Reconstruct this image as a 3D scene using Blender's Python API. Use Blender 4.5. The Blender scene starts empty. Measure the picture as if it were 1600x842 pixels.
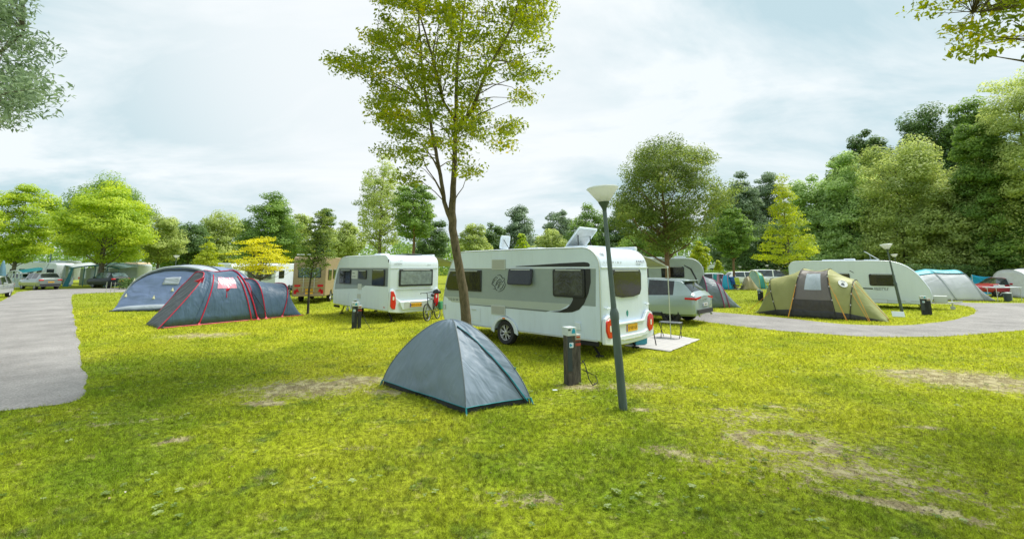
import bpy, bmesh, math, random
import numpy as np
from mathutils import Vector, Matrix
R = math.radians
C = bpy.context.scene.collection
random.seed(7); rng = np.random.default_rng(7)

# ---------------------------------------------------------------- camera
PITCH = math.atan(105/711.1); FPX = 711.1; PY0 = 313.0; CAMH = 2.1
cd = bpy.data.cameras.new('camera'); cam = bpy.data.objects.new('camera', cd); C.objects.link(cam)
cam.location = (0, 0, CAMH); cam.rotation_euler = (math.pi/2+PITCH, 0, 0)
cd.sensor_width = 36; cd.lens = 16.0; cd.shift_y = -(421-PY0)/1600
cd.clip_start = .05; cd.clip_end = 3000
bpy.context.scene.camera = cam

# ---------------------------------------------------------------- light
SUN_EL = 58; SUN_AZ = 64      # azimuth in degrees clockwise from +Y
sl = bpy.data.lights.new('sun', 'SUN'); sun = bpy.data.objects.new('sun', sl); C.objects.link(sun)
sl.energy = 3.7; sl.angle = R(26); sl.color = (1, .955, .87)
sun.rotation_euler = (R(90-SUN_EL), 0, R(180-SUN_AZ))
sc = bpy.context.scene
sc.view_settings.view_transform = 'Standard'; sc.view_settings.look = 'None'
sc.view_settings.gamma = 1; sc.view_settings.exposure = 0.42; sc.view_settings.use_curve_mapping = False
w = bpy.data.worlds.new('World'); sc.world = w; w.use_nodes = True
nt = w.node_tree; nt.nodes.clear()
def N(nt, t, **k):
    n = nt.nodes.new(t)
    for a, b in k.items(): setattr(n, a, b)
    return n
def setin(n, **k):
    for a, b in k.items(): n.inputs[a.replace('_', ' ')].default_value = b
sky = N(nt, 'ShaderNodeTexSky', sky_type='NISHITA'); sky.sun_disc = False
sky.sun_elevation = R(SUN_EL); sky.sun_rotation = R(SUN_AZ); sky.air_density = 1.0; sky.dust_density = 1.2; sky.ozone_density = 1.5
tc = N(nt, 'ShaderNodeTexCoord'); sep = N(nt, 'ShaderNodeSeparateXYZ'); nt.links.new(tc.outputs['Generated'], sep.inputs[0])
zz = N(nt, 'ShaderNodeMath', operation='MAXIMUM'); nt.links.new(sep.outputs[2], zz.inputs[0]); zz.inputs[1].default_value = 0.0
za = N(nt, 'ShaderNodeMath', operation='ADD'); nt.links.new(zz.outputs[0], za.inputs[0]); za.inputs[1].default_value = .22
dx = N(nt, 'ShaderNodeMath', operation='DIVIDE'); nt.links.new(sep.outputs[0], dx.inputs[0]); nt.links.new(za.outputs[0], dx.inputs[1])
dy = N(nt, 'ShaderNodeMath', operation='DIVIDE'); nt.links.new(sep.outputs[1], dy.inputs[0]); nt.links.new(za.outputs[0], dy.inputs[1])
cmb = N(nt, 'ShaderNodeCombineXYZ'); nt.links.new(dx.outputs[0], cmb.inputs[0]); nt.links.new(dy.outputs[0], cmb.inputs[1])
mp = N(nt, 'ShaderNodeMapping'); nt.links.new(cmb.outputs[0], mp.inputs[0])
mp.inputs['Location'].default_value = (3.1, 1.4, 0); mp.inputs['Rotation'].default_value = (0, 0, R(24)); mp.inputs['Scale'].default_value = (.7, 1.15, 1)
cn = N(nt, 'ShaderNodeTexNoise'); nt.links.new(mp.outputs[0], cn.inputs['Vector']); setin(cn, Scale=1.3, Detail=9., Roughness=.58, Distortion=.5)
cr = N(nt, 'ShaderNodeValToRGB'); nt.links.new(cn.outputs[0], cr.inputs[0])
cr.color_ramp.elements[0].position = .40; cr.color_ramp.elements[0].color = (0, 0, 0, 1)
cr.color_ramp.elements[1].position = .60; cr.color_ramp.elements[1].color = (1, 1, 1, 1)
thin = N(nt, 'ShaderNodeMix', data_type='RGBA'); thin.inputs[0].default_value = .93   # thin veil over the blue
nt.links.new(sky.outputs[0], thin.inputs[6]); thin.inputs[7].default_value = (5.7, 7.5, 8.1, 1)
mx = N(nt, 'ShaderNodeMix', data_type='RGBA')
nt.links.new(cr.outputs[0], mx.inputs[0]); nt.links.new(thin.outputs[2], mx.inputs[6]); mx.inputs[7].default_value = (8.9, 9.6, 9.9, 1)
# the brightest part of the cloud deck lies in front, high, left of the middle
vd = N(nt, 'ShaderNodeVectorMath', operation='DOT_PRODUCT'); nt.links.new(tc.outputs['Generated'], vd.inputs[0])
bd = Vector((-.22, .85, .48)).normalized(); vd.inputs[1].default_value = bd
gm = N(nt, 'ShaderNodeMapRange'); nt.links.new(vd.outputs['Value'], gm.inputs[0]); setin(gm, From_Min=.82, From_Max=1., To_Min=0., To_Max=.8)
gm.interpolation_type = 'SMOOTHSTEP'
mx2 = N(nt, 'ShaderNodeMix', data_type='RGBA'); nt.links.new(gm.outputs[0], mx2.inputs[0]); nt.links.new(mx.outputs[2], mx2.inputs[6]); mx2.inputs[7].default_value = (9.6, 9.9, 10.1, 1)
bg = N(nt, 'ShaderNodeBackground'); nt.links.new(mx2.outputs[2], bg.inputs[0]); bg.inputs[1].default_value = .077
wo = N(nt, 'ShaderNodeOutputWorld'); nt.links.new(bg.outputs[0], wo.inputs[0])

# ---------------------------------------------------------------- measuring: a photo pixel on the ground / at a distance
def ray(px, py):
    x = (px-800)/FPX; y = -(py-PY0)/FPX; c, s = math.cos(PITCH), math.sin(PITCH)
    return Vector((x, c-y*s, s+y*c))
def G(px, py, z=0.):
    r = ray(px, py); return Vector((0, 0, CAMH))+r*((z-CAMH)/r.z)
def D(px, py, Y):
    r = ray(px, py); return Vector((0, 0, CAMH))+r*(Y/r.y)

# ---------------------------------------------------------------- tags
def tag(o, label=None, cat=None, group=None, kind=None):
    if label: o['label'] = label
    if cat: o['category'] = cat
    if group: o['group'] = group
    if kind: o['kind'] = kind
    return o
def empty(name, loc, rz=0, label=None, cat=None, group=None):
    o = bpy.data.objects.new(name, None); C.objects.link(o); o.location = loc; o.rotation_euler = (0, 0, rz)
    o.empty_display_size = .2
    return tag(o, label, cat, group)
def copy_tree(o, parent=None):
    c = o.copy(); C.objects.link(c)
    if parent: c.parent = parent
    for ch in list(o.children): copy_tree(ch, c)
    return c

# ---------------------------------------------------------------- materials
MATS = {}
def new_mat(name):
    m = bpy.data.materials.new(name); m.use_nodes = True
    b = m.node_tree.nodes['Principled BSDF']; return m, m.node_tree, b
def mat(name, col, rough=.5, metal=0., var=.06, nscale=3., bump=0., bscale=60., spec=.5, trans=0., coat=0., streak=False, grime=0.):
    if name in MATS: return MATS[name]
    m, nt, b = new_mat(name); c = (*col, 1)
    setin(b, Roughness=rough, Metallic=metal); b.inputs['Specular IOR Level'].default_value = spec
    b.inputs['Transmission Weight'].default_value = trans; b.inputs['Coat Weight'].default_value = coat
    tc = N(nt, 'ShaderNodeTexCoord'); mp = N(nt, 'ShaderNodeMapping'); nt.links.new(tc.outputs['Object'], mp.inputs[0])
    if streak: mp.inputs['Scale'].default_value = (1, 1, .15)
    n = N(nt, 'ShaderNodeTexNoise'); nt.links.new(mp.outputs[0], n.inputs['Vector']); setin(n, Scale=nscale, Detail=5., Roughness=.6)
    rp = N(nt, 'ShaderNodeMapRange'); nt.links.new(n.outputs[0], rp.inputs[0]); setin(rp, From_Min=.3, From_Max=.7, To_Min=1-var*1.5, To_Max=1+var)
    mxn = N(nt, 'ShaderNodeVectorMath', operation='SCALE'); mxn.inputs[0].default_value = col; nt.links.new(rp.outputs[0], mxn.inputs['Scale'])
    out = mxn.outputs[0]
    if grime:
        g = N(nt, 'ShaderNodeTexNoise'); nt.links.new(mp.outputs[0], g.inputs['Vector']); setin(g, Scale=9., Detail=7., Roughness=.7)
        gr = N(nt, 'ShaderNodeMapRange'); nt.links.new(g.outputs[0], gr.inputs[0]); setin(gr, From_Min=.5, From_Max=.75, To_Min=0., To_Max=grime)
        gx = N(nt, 'ShaderNodeMix', data_type='RGBA'); nt.links.new(gr.outputs[0], gx.inputs[0]); nt.links.new(out, gx.inputs[6]); gx.inputs[7].default_value = (.12, .12, .07, 1)
        out = gx.outputs[2]
    nt.links.new(out, b.inputs['Base Color'])
    if bump:
        bn = N(nt, 'ShaderNodeTexNoise'); nt.links.new(tc.outputs['Object'], bn.inputs['Vector']); setin(bn, Scale=bscale, Detail=4.)
        bp = N(nt, 'ShaderNodeBump'); nt.links.new(bn.outputs[0], bp.inputs['Height']); setin(bp, Strength=bump, Distance=.01); nt.links.new(bp.outputs[0], b.inputs['Normal'])
    MATS[name] = m; return m
def fabric(name, col, col2=None, rough=.42, wr=.5, wscale=3., trl=.12, spec=.4, stretch=(1, 1, 1)):
    """tent cloth: slack creases, faint translucency"""
    if name in MATS: return MATS[name]
    m, nt, b = new_mat(name); setin(b, Roughness=rough); b.inputs['Specular IOR Level'].default_value = spec
    tc = N(nt, 'ShaderNodeTexCoord'); mp = N(nt, 'ShaderNodeMapping'); nt.links.new(tc.outputs['Object'], mp.inputs[0]); mp.inputs['Scale'].default_value = stretch
    n = N(nt, 'ShaderNodeTexNoise'); nt.links.new(mp.outputs[0], n.inputs['Vector']); setin(n, Scale=1.6, Detail=3.)
    mxn = N(nt, 'ShaderNodeMix', data_type='RGBA'); nt.links.new(n.outputs[0], mxn.inputs[0])
    c2 = col2 or tuple(x*1.25 for x in col); mxn.inputs[6].default_value = (*[x*.82 for x in col], 1); mxn.inputs[7].default_value = (*c2, 1)
    nt.links.new(mxn.outputs[2], b.inputs['Base Color'])
    w1 = N(nt, 'ShaderNodeTexNoise'); nt.links.new(mp.outputs[0], w1.inputs['Vector']); setin(w1, Scale=wscale*.55, Detail=2., Roughness=.4, Distortion=1.0)
    rd = N(nt, 'ShaderNodeMapping'); nt.links.new(tc.outputs['Object'], rd.inputs[0]); rd.inputs['Rotation'].default_value = (.5, .6, .4); rd.inputs['Scale'].default_value = (.5, 3.6, .8)
    w2 = N(nt, 'ShaderNodeTexNoise'); nt.links.new(rd.outputs[0], w2.inputs['Vector']); setin(w2, Scale=wscale*.6, Detail=2.5, Distortion=.5)
    ad = N(nt, 'ShaderNodeMath', operation='ADD'); nt.links.new(w1.outputs[0], ad.inputs[0]); nt.links.new(w2.outputs[0], ad.inputs[1])
    bp = N(nt, 'ShaderNodeBump'); nt.links.new(ad.outputs[0], bp.inputs['Height']); setin(bp, Strength=wr, Distance=.12); nt.links.new(bp.outputs[0], b.inputs['Normal'])
    if trl:
        t = N(nt, 'ShaderNodeBsdfTranslucent'); nt.links.new(mxn.outputs[2], t.inputs[0]); ms = N(nt, 'ShaderNodeMixShader'); ms.inputs[0].default_value = trl
        nt.links.new(b.outputs[0], ms.inputs[1]); nt.links.new(t.outputs[0], ms.inputs[2]); nt.links.new(ms.outputs[0], nt.nodes['Material Output'].inputs[0])
    MATS[name] = m; return m
def leafmat(name, c0, c1, c2=None, trl=.4):
    if name in MATS: return MATS[name]
    m, nt, b = new_mat(name); setin(b, Roughness=.55); b.inputs['Specular IOR Level'].default_value = .3
    at = N(nt, 'ShaderNodeAttribute', attribute_name='tone')
    rp = N(nt, 'ShaderNodeValToRGB'); nt.links.new(at.outputs['Fac'], rp.inputs[0]); e = rp.color_ramp.elements
    e[0].color = (*c0, 1); e[1].color = (*c1, 1); e[0].position = .15; e[1].position = .8
    if c2: k = e.new(1.); k.color = (*c2, 1)
    nt.links.new(rp.outputs[0], b.inputs['Base Color'])
    hs = N(nt, 'ShaderNodeHueSaturation'); setin(hs, Hue=.485, Saturation=1.1, Value=1.7); nt.links.new(rp.outputs[0], hs.inputs['Color'])
    t = N(nt, 'ShaderNodeBsdfTranslucent'); nt.links.new(hs.outputs[0], t.inputs[0]); ms = N(nt, 'ShaderNodeMixShader'); ms.inputs[0].default_value = trl
    nt.links.new(b.outputs[0], ms.inputs[1]); nt.links.new(t.outputs[0], ms.inputs[2]); nt.links.new(ms.outputs[0], nt.nodes['Material Output'].inputs[0])
    MATS[name] = m; return m
def barkmat(name, c0, c1, sc=9.):
    if name in MATS: return MATS[name]
    m, nt, b = new_mat(name); setin(b, Roughness=.9)
    tc = N(nt, 'ShaderNodeTexCoord'); mp = N(nt, 'ShaderNodeMapping'); nt.links.new(tc.outputs['Object'], mp.inputs[0]); mp.inputs['Scale'].default_value = (1, 1, .3)
    n = N(nt, 'ShaderNodeTexNoise'); nt.links.new(mp.outputs[0], n.inputs['Vector']); setin(n, Scale=sc, Detail=8., Roughness=.7)
    rp = N(nt, 'ShaderNodeValToRGB'); nt.links.new(n.outputs[0], rp.inputs[0]); e = rp.color_ramp.elements
    e[0].color = (*c0, 1); e[1].color = (*c1, 1); e[0].position = .35; e[1].position = .68
    nt.links.new(rp.outputs[0], b.inputs['Base Color'])
    bp = N(nt, 'ShaderNodeBump'); nt.links.new(n.outputs[0], bp.inputs['Height']); setin(bp, Strength=.9, Distance=.03); nt.links.new(bp.outputs[0], b.inputs['Normal'])
    MATS[name] = m; return m

# ---------------------------------------------------------------- mesh builder
class MB:
    def __init__(s): s.v = []; s.f = []; s.m = []
    def add(s, vs, fs, mi=0):
        o = len(s.v); s.v += [tuple(p) for p in vs]; s.f += [tuple(i+o for i in f) for f in fs]; s.m += [mi]*len(fs); return s
    def box(s, c, d, mi=0, M=None):
        x, y, z = [q/2 for q in d]
        vs = [Vector((a*x, b*y, e*z)) for e in (-1, 1) for a, b in ((-1, -1), (1, -1), (1, 1), (-1, 1))]
        if M is not None: vs = [M @ p for p in vs]
        vs = [p+Vector(c) for p in vs]
        return s.add(vs, [(3, 2, 1, 0), (4, 5, 6, 7), (0, 1, 5, 4), (1, 2, 6, 5), (2, 3, 7, 6), (3, 0, 4, 7)], mi)
    def tube(s, pts, r, n=8, mi=0, cap=True):
        pts = [Vector(p) for p in pts]; rs = r if isinstance(r, (list, tuple)) else [r]*len(pts)
        vs = []; fs = []; a = None
        for i, p in enumerate(pts):
            t = (pts[min(i+1, len(pts)-1)]-pts[max(i-1, 0)]).normalized()
            if a is None: a = t.orthogonal().normalized()
            a = (a-t*a.dot(t)); a = a.normalized() if a.length > 1e-6 else t.orthogonal().normalized()
            b = t.cross(a)
            for k in range(n):
                q = 2*math.pi*k/n; vs.append(p+(a*math.cos(q)+b*math.sin(q))*rs[i])
        for i in range(len(pts)-1):
            for k in range(n): fs.append((i*n+k, i*n+(k+1) % n, (i+1)*n+(k+1) % n, (i+1)*n+k))
        if cap: fs.append(tuple(range(n-1, -1, -1))); fs.append(tuple((len(pts)-1)*n+k for k in range(n)))
        return s.add(vs, fs, mi)
    def lathe(s, prof, o=(0, 0, 0), axis='z', n=24, mi=0, closed=False):
        vs = []; fs = []
        for r, h in prof:
            for k in range(n):
                q = 2*math.pi*k/n; c, d = r*math.cos(q), r*math.sin(q)
                p = {'z': (c, d, h), 'y': (c, h, -d), 'x': (h, c, d)}[axis]; vs.append((p[0]+o[0], p[1]+o[1], p[2]+o[2]))
        m = len(prof)
        for i in range(m-1 if not closed else m):
            j = (i+1) % m
            for k in range(n): fs.append((i*n+k, i*n+(k+1) % n, j*n+(k+1) % n, j*n+k))
        return s.add(vs, fs, mi)
    def slab(s, pts, fr, n0=0., t=.006, mi=0):
        """polygon pts (a,b) on frame fr, from n0 to n0+t off the face"""
        if sum(pts[i][0]*pts[(i+1) % len(pts)][1]-pts[(i+1) % len(pts)][0]*pts[i][1] for i in range(len(pts))) < 0: pts = pts[::-1]
        k = len(pts); vs = [fr(a, b, n0) for a, b in pts]+[fr(a, b, n0+t) for a, b in pts]
        fs = [tuple(range(k-1, -1, -1)), tuple(range(k, 2*k))]+[(i, (i+1) % k, k+(i+1) % k, k+i) for i in range(k)]
        return s.add(vs, fs, mi)
    def build(s, name, mats, parent=None, smooth=None, bevel=0, seg=2):
        me = bpy.data.meshes.new(name); me.from_pydata(s.v, [], s.f)
        for m in (mats if isinstance(mats, (list, tuple)) else [mats]): me.materials.append(m)
        if any(s.m): me.polygons.foreach_set('material_index', s.m)
        me.validate(); me.update()
        if smooth is not None:
            me.polygons.foreach_set('use_smooth', [True]*len(me.polygons)); me.set_sharp_from_angle(angle=R(smooth))
        o = bpy.data.objects.new(name, me); C.objects.link(o)
        if parent: o.parent = parent
        if bevel:
            b = o.modifiers.new('bevel', 'BEVEL'); b.width = bevel; b.segments = seg; b.limit_method = 'ANGLE'; b.angle_limit = R(40)
        return o
class Fr:
    def __init__(s, O, U, V=(0, 0, 1)):
        s.O = Vector(O); s.U = Vector(U).normalized(); s.V = Vector(V).normalized(); s.N = s.U.cross(s.V)
    def __call__(s, a, b, n=0.): return s.O+s.U*a+s.V*b+s.N*n
def rrect(x0, y0, x1, y1, r=.05, n=4):
    r = min(r, abs(x1-x0)/2.01, abs(y1-y0)/2.01); x0, x1 = sorted((x0, x1)); y0, y1 = sorted((y0, y1)); o = []
    for cx, cy, a0 in ((x1-r, y0+r, -90), (x1-r, y1-r, 0), (x0+r, y1-r, 90), (x0+r, y0+r, 180)):
        for k in range(n+1):
            a = R(a0+90*k/n); o.append((cx+r*math.cos(a), cy+r*math.sin(a)))
    return o
def arc(cx, cy, r, a0, a1, n=8, ry=None):
    ry = ry or r
    return [(cx+r*math.cos(R(a0+(a1-a0)*k/n)), cy+ry*math.sin(R(a0+(a1-a0)*k/n))) for k in range(n+1)]
def bez(p0, p1, p2, p3, n=10):
    o = []
    for k in range(n+1):
        t = k/n; u = 1-t
        o.append(tuple(u**3*a+3*u*u*t*b+3*u*t*t*c+t**3*d for a, b, c, d in zip(p0, p1, p2, p3)))
    return o
def text(name, s, fr, a, b, h, m, parent=None, n=.004, space=1., shear=0., align='LEFT', sx=1.):
    cu = bpy.data.curves.new('t', 'FONT'); cu.body = s; cu.size = h*1.38; cu.extrude = .0012; cu.space_character = space; cu.shear = shear; cu.align_x = align
    cu.resolution_u = 3
    o = bpy.data.objects.new('t', cu); C.objects.link(o); bpy.context.view_layer.update()
    me = bpy.data.meshes.new_from_object(o.evaluated_get(bpy.context.evaluated_depsgraph_get())); bpy.data.objects.remove(o)
    me.materials.clear(); me.materials.append(m)
    p = fr(a, b, n); M = Matrix(((fr.U.x*sx, fr.V.x, fr.N.x, p.x), (fr.U.y*sx, fr.V.y, fr.N.y, p.y), (fr.U.z*sx, fr.V.z, fr.N.z, p.z), (0, 0, 0, 1)))
    me.transform(M); me.name = name
    q = bpy.data.objects.new(name, me); C.objects.link(q)
    if parent: q.parent = parent
    return q

white = mat('white_gelcoat', (.66, .76, .88), .35, var=.035, nscale=2, coat=.15, streak=True, grime=.10)
white2 = mat('white_plastic', (.70, .77, .84), .45, var=.04)
greyband = mat('grey_green_band', (.28, .335, .35), .35, var=.04, coat=.2)
greydark = mat('grey_band_dark', (.15, .18, .19), .35, var=.04, coat=.2)
beige = mat('beige_band', (.42, .475, .44), .35, var=.03)
blackp = mat('black_decal', (.012, .014, .017), .3, var=.02)
blackr = mat('black_rubber', (.02, .02, .022), .75, var=.1)
darkm = mat('dark_underside', (.016, .016, .016), .9)
alu = mat('aluminium', (.62, .64, .64), .35, metal=.85, var=.05)
alut = mat('grey_trim', (.52, .56, .54), .45, var=.05)
rimm = mat('rim_alloy', (.55, .56, .55), .3, metal=.7, var=.05)
redl = mat('red_lens', (.62, .015, .02), .12, var=.05, coat=.5)
orgl = mat('orange_lens', (.75, .16, .02), .2)
whl = mat('clear_lens', (.75, .72, .65), .15)
yplate = mat('yellow_plate', (.85, .45, .02), .4, var=.02)
bplate = mat('blue_plate_band', (.02, .08, .4), .4)
ptxt = mat('plate_text', (.03, .025, .02), .5)
gtxt = mat('grey_lettering', (.30, .35, .34), .5)
dtxt = mat('dark_lettering', (.07, .09, .09), .5)
grill = mat('vent_grille_plastic', (.42, .42, .37), .6)
def glass(name, col, rough=.06, wrinkle=0.):
    if name in MATS: return MATS[name]
    m = mat(name, col, rough, var=.5, nscale=3.5, spec=.6)
    if wrinkle:
        nt = m.node_tree; b = nt.nodes['Principled BSDF']; tc = N(nt, 'ShaderNodeTexCoord'); n = N(nt, 'ShaderNodeTexNoise'); nt.links.new(tc.outputs['Object'], n.inputs['Vector'])
        setin(n, Scale=5., Detail=4., Distortion=1.5); bp = N(nt, 'ShaderNodeBump'); nt.links.new(n.outputs[0], bp.inputs['Height']); setin(bp, Strength=wrinkle, Distance=.06); nt.links.new(bp.outputs[0], b.inputs['Normal'])
    return m
winglass = glass('acrylic_window', (.012, .014, .013), .08, .03)
winfilm = glass('crinkled_foil_window', (.04, .045, .043), .2, .22)
carglass = glass('car_glass', (.02, .028, .03), .04)
carglass2 = glass('pale_car_glass', (.10, .15, .16), .05)
def vnoise(x, y, s, seed):
    r = np.random.default_rng(seed); T = r.random((64, 64)); x = x*s; y = y*s
    xi = np.floor(x).astype(int); yi = np.floor(y).astype(int); fx = x-xi; fy = y-yi; fx = fx*fx*(3-2*fx); fy = fy*fy*(3-2*fy)
    g = lambda a, b: T[a % 64, b % 64]
    return (g(xi, yi)*(1-fx)+g(xi+1, yi)*fx)*(1-fy)+(g(xi, yi+1)*(1-fx)+g(xi+1, yi+1)*fx)*fy
# ================================================================ ground, roads
def poly_ground(name, pts, z, m, t=0.0):
    me = bpy.data.meshes.new(name); bm = bmesh.new()
    f = bm.faces.new([bm.verts.new((p[0], p[1], z)) for p in pts]); bmesh.ops.recalc_face_normals(bm, faces=[f])
    if f.normal.z < 0: f.normal_flip()
    bmesh.ops.triangulate(bm, faces=[f]); bm.to_mesh(me); bm.free(); me.materials.append(m)
    o = bpy.data.objects.new(name, me); C.objects.link(o); return o

# bare patches: centre px, half-axis a towards a 2nd px, half-axis b (metres), strength, kind (0 disc, 1 ring)
PATCH = []
def patch(px, py, a, b, rz, st=1., ring=0):
    c = G(px, py); PATCH.append((c.x, c.y, a, b, R(rz), st, ring))
patch(480, 606, 1.25, .75, 14, 1.3); patch(560, 594, .9, .5, 5, 1.1); patch(412, 630, .45, .16, 0, 1.5); patch(600, 612, .5, .3, 0, .9)
patch(1515, 593, 1.5, .95, -10, 1.5); patch(1600, 606, 1.1, .6, 0, 1.2); patch(1430, 582, .9, .35, 0, 1.2)
patch(318, 524, 1.3, .6, 12, 1.1); patch(272, 688, .18, .11, 20, 1.3)
patch(1225, 690, .52, .33, -8, .95, 1); patch(1330, 735, 1.2, .55, -25, .7); patch(1290, 700, .9, .5, -10, .6)
patch(1000, 604, .6, .35, 0, .8); patch(1410, 790, .7, .12, -28, 1.1); patch(1180, 650, .9, .35, 10, .55)
patch(1440, 668, .3, .08, -5, 1.1); patch(560, 700, .25, .08, 10, .5); patch(1000, 640, .2, .1, 0, 1.1)
patch(820, 780, .35, .15, 0, .5); patch(640, 590, .5, .2, 0, .7); patch(200, 660, .7, .12, 20, .5); patch(905, 604, .45, .28, 0, 1.1)
patch(1470, 765, .28, .07, -22, 1.3); patch(1130, 640, .25, .06, -20, 1.0); patch(1080, 712, .6, .25, -15, .5); patch(1250, 640, .5, .12, -20, .6)

def turf_group():
    g = bpy.data.node_groups.new('turf_colour', 'ShaderNodeTree')
    g.interface.new_socket('Color', in_out='OUTPUT', socket_type='NodeSocketColor'); g.interface.new_socket('Bare', in_out='OUTPUT', socket_type='NodeSocketFloat')
    L = g.links.new; go = N(g, 'NodeGroupOutput'); geo = N(g, 'ShaderNodeNewGeometry')
    fl = N(g, 'ShaderNodeVectorMath', operation='MULTIPLY'); L(geo.outputs['Position'], fl.inputs[0]); fl.inputs[1].default_value = (1, 1, 0)
    def noise(s, d=4., ro=.55, di=0., scl=None, rot=0):
        n = N(g, 'ShaderNodeTexNoise'); src = fl.outputs[0]
        if scl:
            m = N(g, 'ShaderNodeMapping'); L(src, m.inputs[0]); m.inputs['Scale'].default_value = scl; m.inputs['Rotation'].default_value = (0, 0, R(rot)); src = m.outputs[0]
        L(src, n.inputs['Vector']); setin(n, Scale=s, Detail=d, Roughness=ro, Distortion=di); return n.outputs[0]
    def rng_(x, a, b, c=0., d=1.):
        m = N(g, 'ShaderNodeMapRange', interpolation_type='SMOOTHSTEP'); L(x, m.inputs[0]); setin(m, From_Min=a, From_Max=b, To_Min=c, To_Max=d); return m.outputs[0]
    def mixc(f, a, b):
        m = N(g, 'ShaderNodeMix', data_type='RGBA'); L(f, m.inputs[0])
        for i, q in ((6, a), (7, b)):
            if isinstance(q, tuple): m.inputs[i].default_value = (*q, 1)
            else: L(q, m.inputs[i])
        return m.outputs[2]
    def mth(op, a, b):
        m = N(g, 'ShaderNodeMath', operation=op)
        for i, q in enumerate((a, b)):
            if isinstance(q, (int, float)): m.inputs[i].default_value = q
            else: L(q, m.inputs[i])
        return m.outputs[0]
    c = mixc(rng_(noise(.42, 5.), .36, .62), (.165, .245, .014), (.315, .365, .02))
    c = mixc(rng_(noise(.22, 3., .5, 0, (1, .35, 1), 35), .45, .68), c, (.38, .39, .03))       # sun-bleached swathes left by the mower
    c = mixc(rng_(noise(1.7, 5., .65), .50, .72), c, (.105, .17, .02))
    sy = N(g, 'ShaderNodeSeparateXYZ'); L(geo.outputs['Position'], sy.inputs[0]); far_ = mth('MULTIPLY', rng_(mth('ADD', sy.outputs[1], mth('MULTIPLY', sy.outputs[0], .35)), 5.5, 13.), rng_(noise(.8, 5., .6), .30, .62, .2, .85)); c = mixc(far_, c, (.42, .44, .025)); c = mixc(rng_(sy.outputs[1], 19., 30., 0., .7), c, (.24, .30, .02))  # grazing-view brightening with distance, then shade lacking among far blades, painted into colour
    c = mixc(rng_(noise(4.1, 7., .78), .56, .70, 0., .8), c, (.46, .39, .19))                             # straw
    sp = rng_(noise(13., 5., .75), .34, .66, .42, 1.42); v = N(g, 'ShaderNodeVectorMath', operation='SCALE'); L(c, v.inputs[0]); L(sp, v.inputs['Scale']); c = v.outputs[0]
    wob = noise(2.6, 6., .7, 1.0); wob2 = noise(15., 6., .8)
    bare = None
    for (x, y, a, b, rz, st, ring) in PATCH:
        s = N(g, 'ShaderNodeVectorMath', operation='SUBTRACT'); L(fl.outputs[0], s.inputs[0]); s.inputs[1].default_value = (x, y, 0)
        r = N(g, 'ShaderNodeVectorRotate', rotation_type='Z_AXIS'); L(s.outputs[0], r.inputs['Vector']); r.inputs['Angle'].default_value = -rz
        q = N(g, 'ShaderNodeVectorMath', operation='MULTIPLY'); L(r.outputs[0], q.inputs[0]); q.inputs[1].default_value = (1/a, 1/b, 0)
        l = N(g, 'ShaderNodeVectorMath', operation='LENGTH'); L(q.outputs[0], l.inputs[0]); d = l.outputs['Value']
        if ring: d = mth('MULTIPLY', mth('ABSOLUTE', mth('SUBTRACT', d, 1.), 0.), 2.6)
        d = mth('MULTIPLY', mth('SUBTRACT', 1.25, d), st)
        bare = d if bare is None else mth('MAXIMUM', bare, d)
    t = mth('ADD', bare, mth('MULTIPLY', mth('SUBTRACT', wob, .50), 3.6)); t = mth('ADD', t, mth('MULTIPLY', mth('SUBTRACT', wob2, .5), 5.))
    bm_ = rng_(t, .35, .95)
    # small worn specks everywhere
    spk = rng_(noise(1.7, 7., .82), .62, .70, 0., .75); bm_ = mth('MAXIMUM', bm_, spk)
    soil = mixc(rng_(noise(34., 5., .8), .35, .65), (.44, .36, .22), (.15, .12, .07))
    soil = mixc(rng_(noise(5., 4.), .45, .6), soil, (.52, .46, .28))
    c = mixc(mth('MULTIPLY', bm_, .88), c, soil)
    L(c, go.inputs['Color']); L(bm_, go.inputs['Bare']); return g
TG = turf_group()
gm_, nt, b = new_mat('turf'); setin(b, Roughness=.95); b.inputs['Specular IOR Level'].default_value = .15
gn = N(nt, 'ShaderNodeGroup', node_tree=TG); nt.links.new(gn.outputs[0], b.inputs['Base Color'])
geo = N(nt, 'ShaderNodeNewGeometry'); n1 = N(nt, 'ShaderNodeTexNoise'); nt.links.new(geo.outputs['Position'], n1.inputs['Vector']); setin(n1, Scale=26., Detail=6., Roughness=.75)
bp = N(nt, 'ShaderNodeBump'); nt.links.new(n1.outputs[0], bp.inputs['Height']); setin(bp, Strength=.8, Distance=.05); nt.links.new(bp.outputs[0], b.inputs['Normal'])
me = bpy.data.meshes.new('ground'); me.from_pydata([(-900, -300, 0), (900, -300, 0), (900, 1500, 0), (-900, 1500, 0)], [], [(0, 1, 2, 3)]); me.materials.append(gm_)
o = bpy.data.objects.new('ground', me); C.objects.link(o); tag(o, kind='structure')

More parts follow.
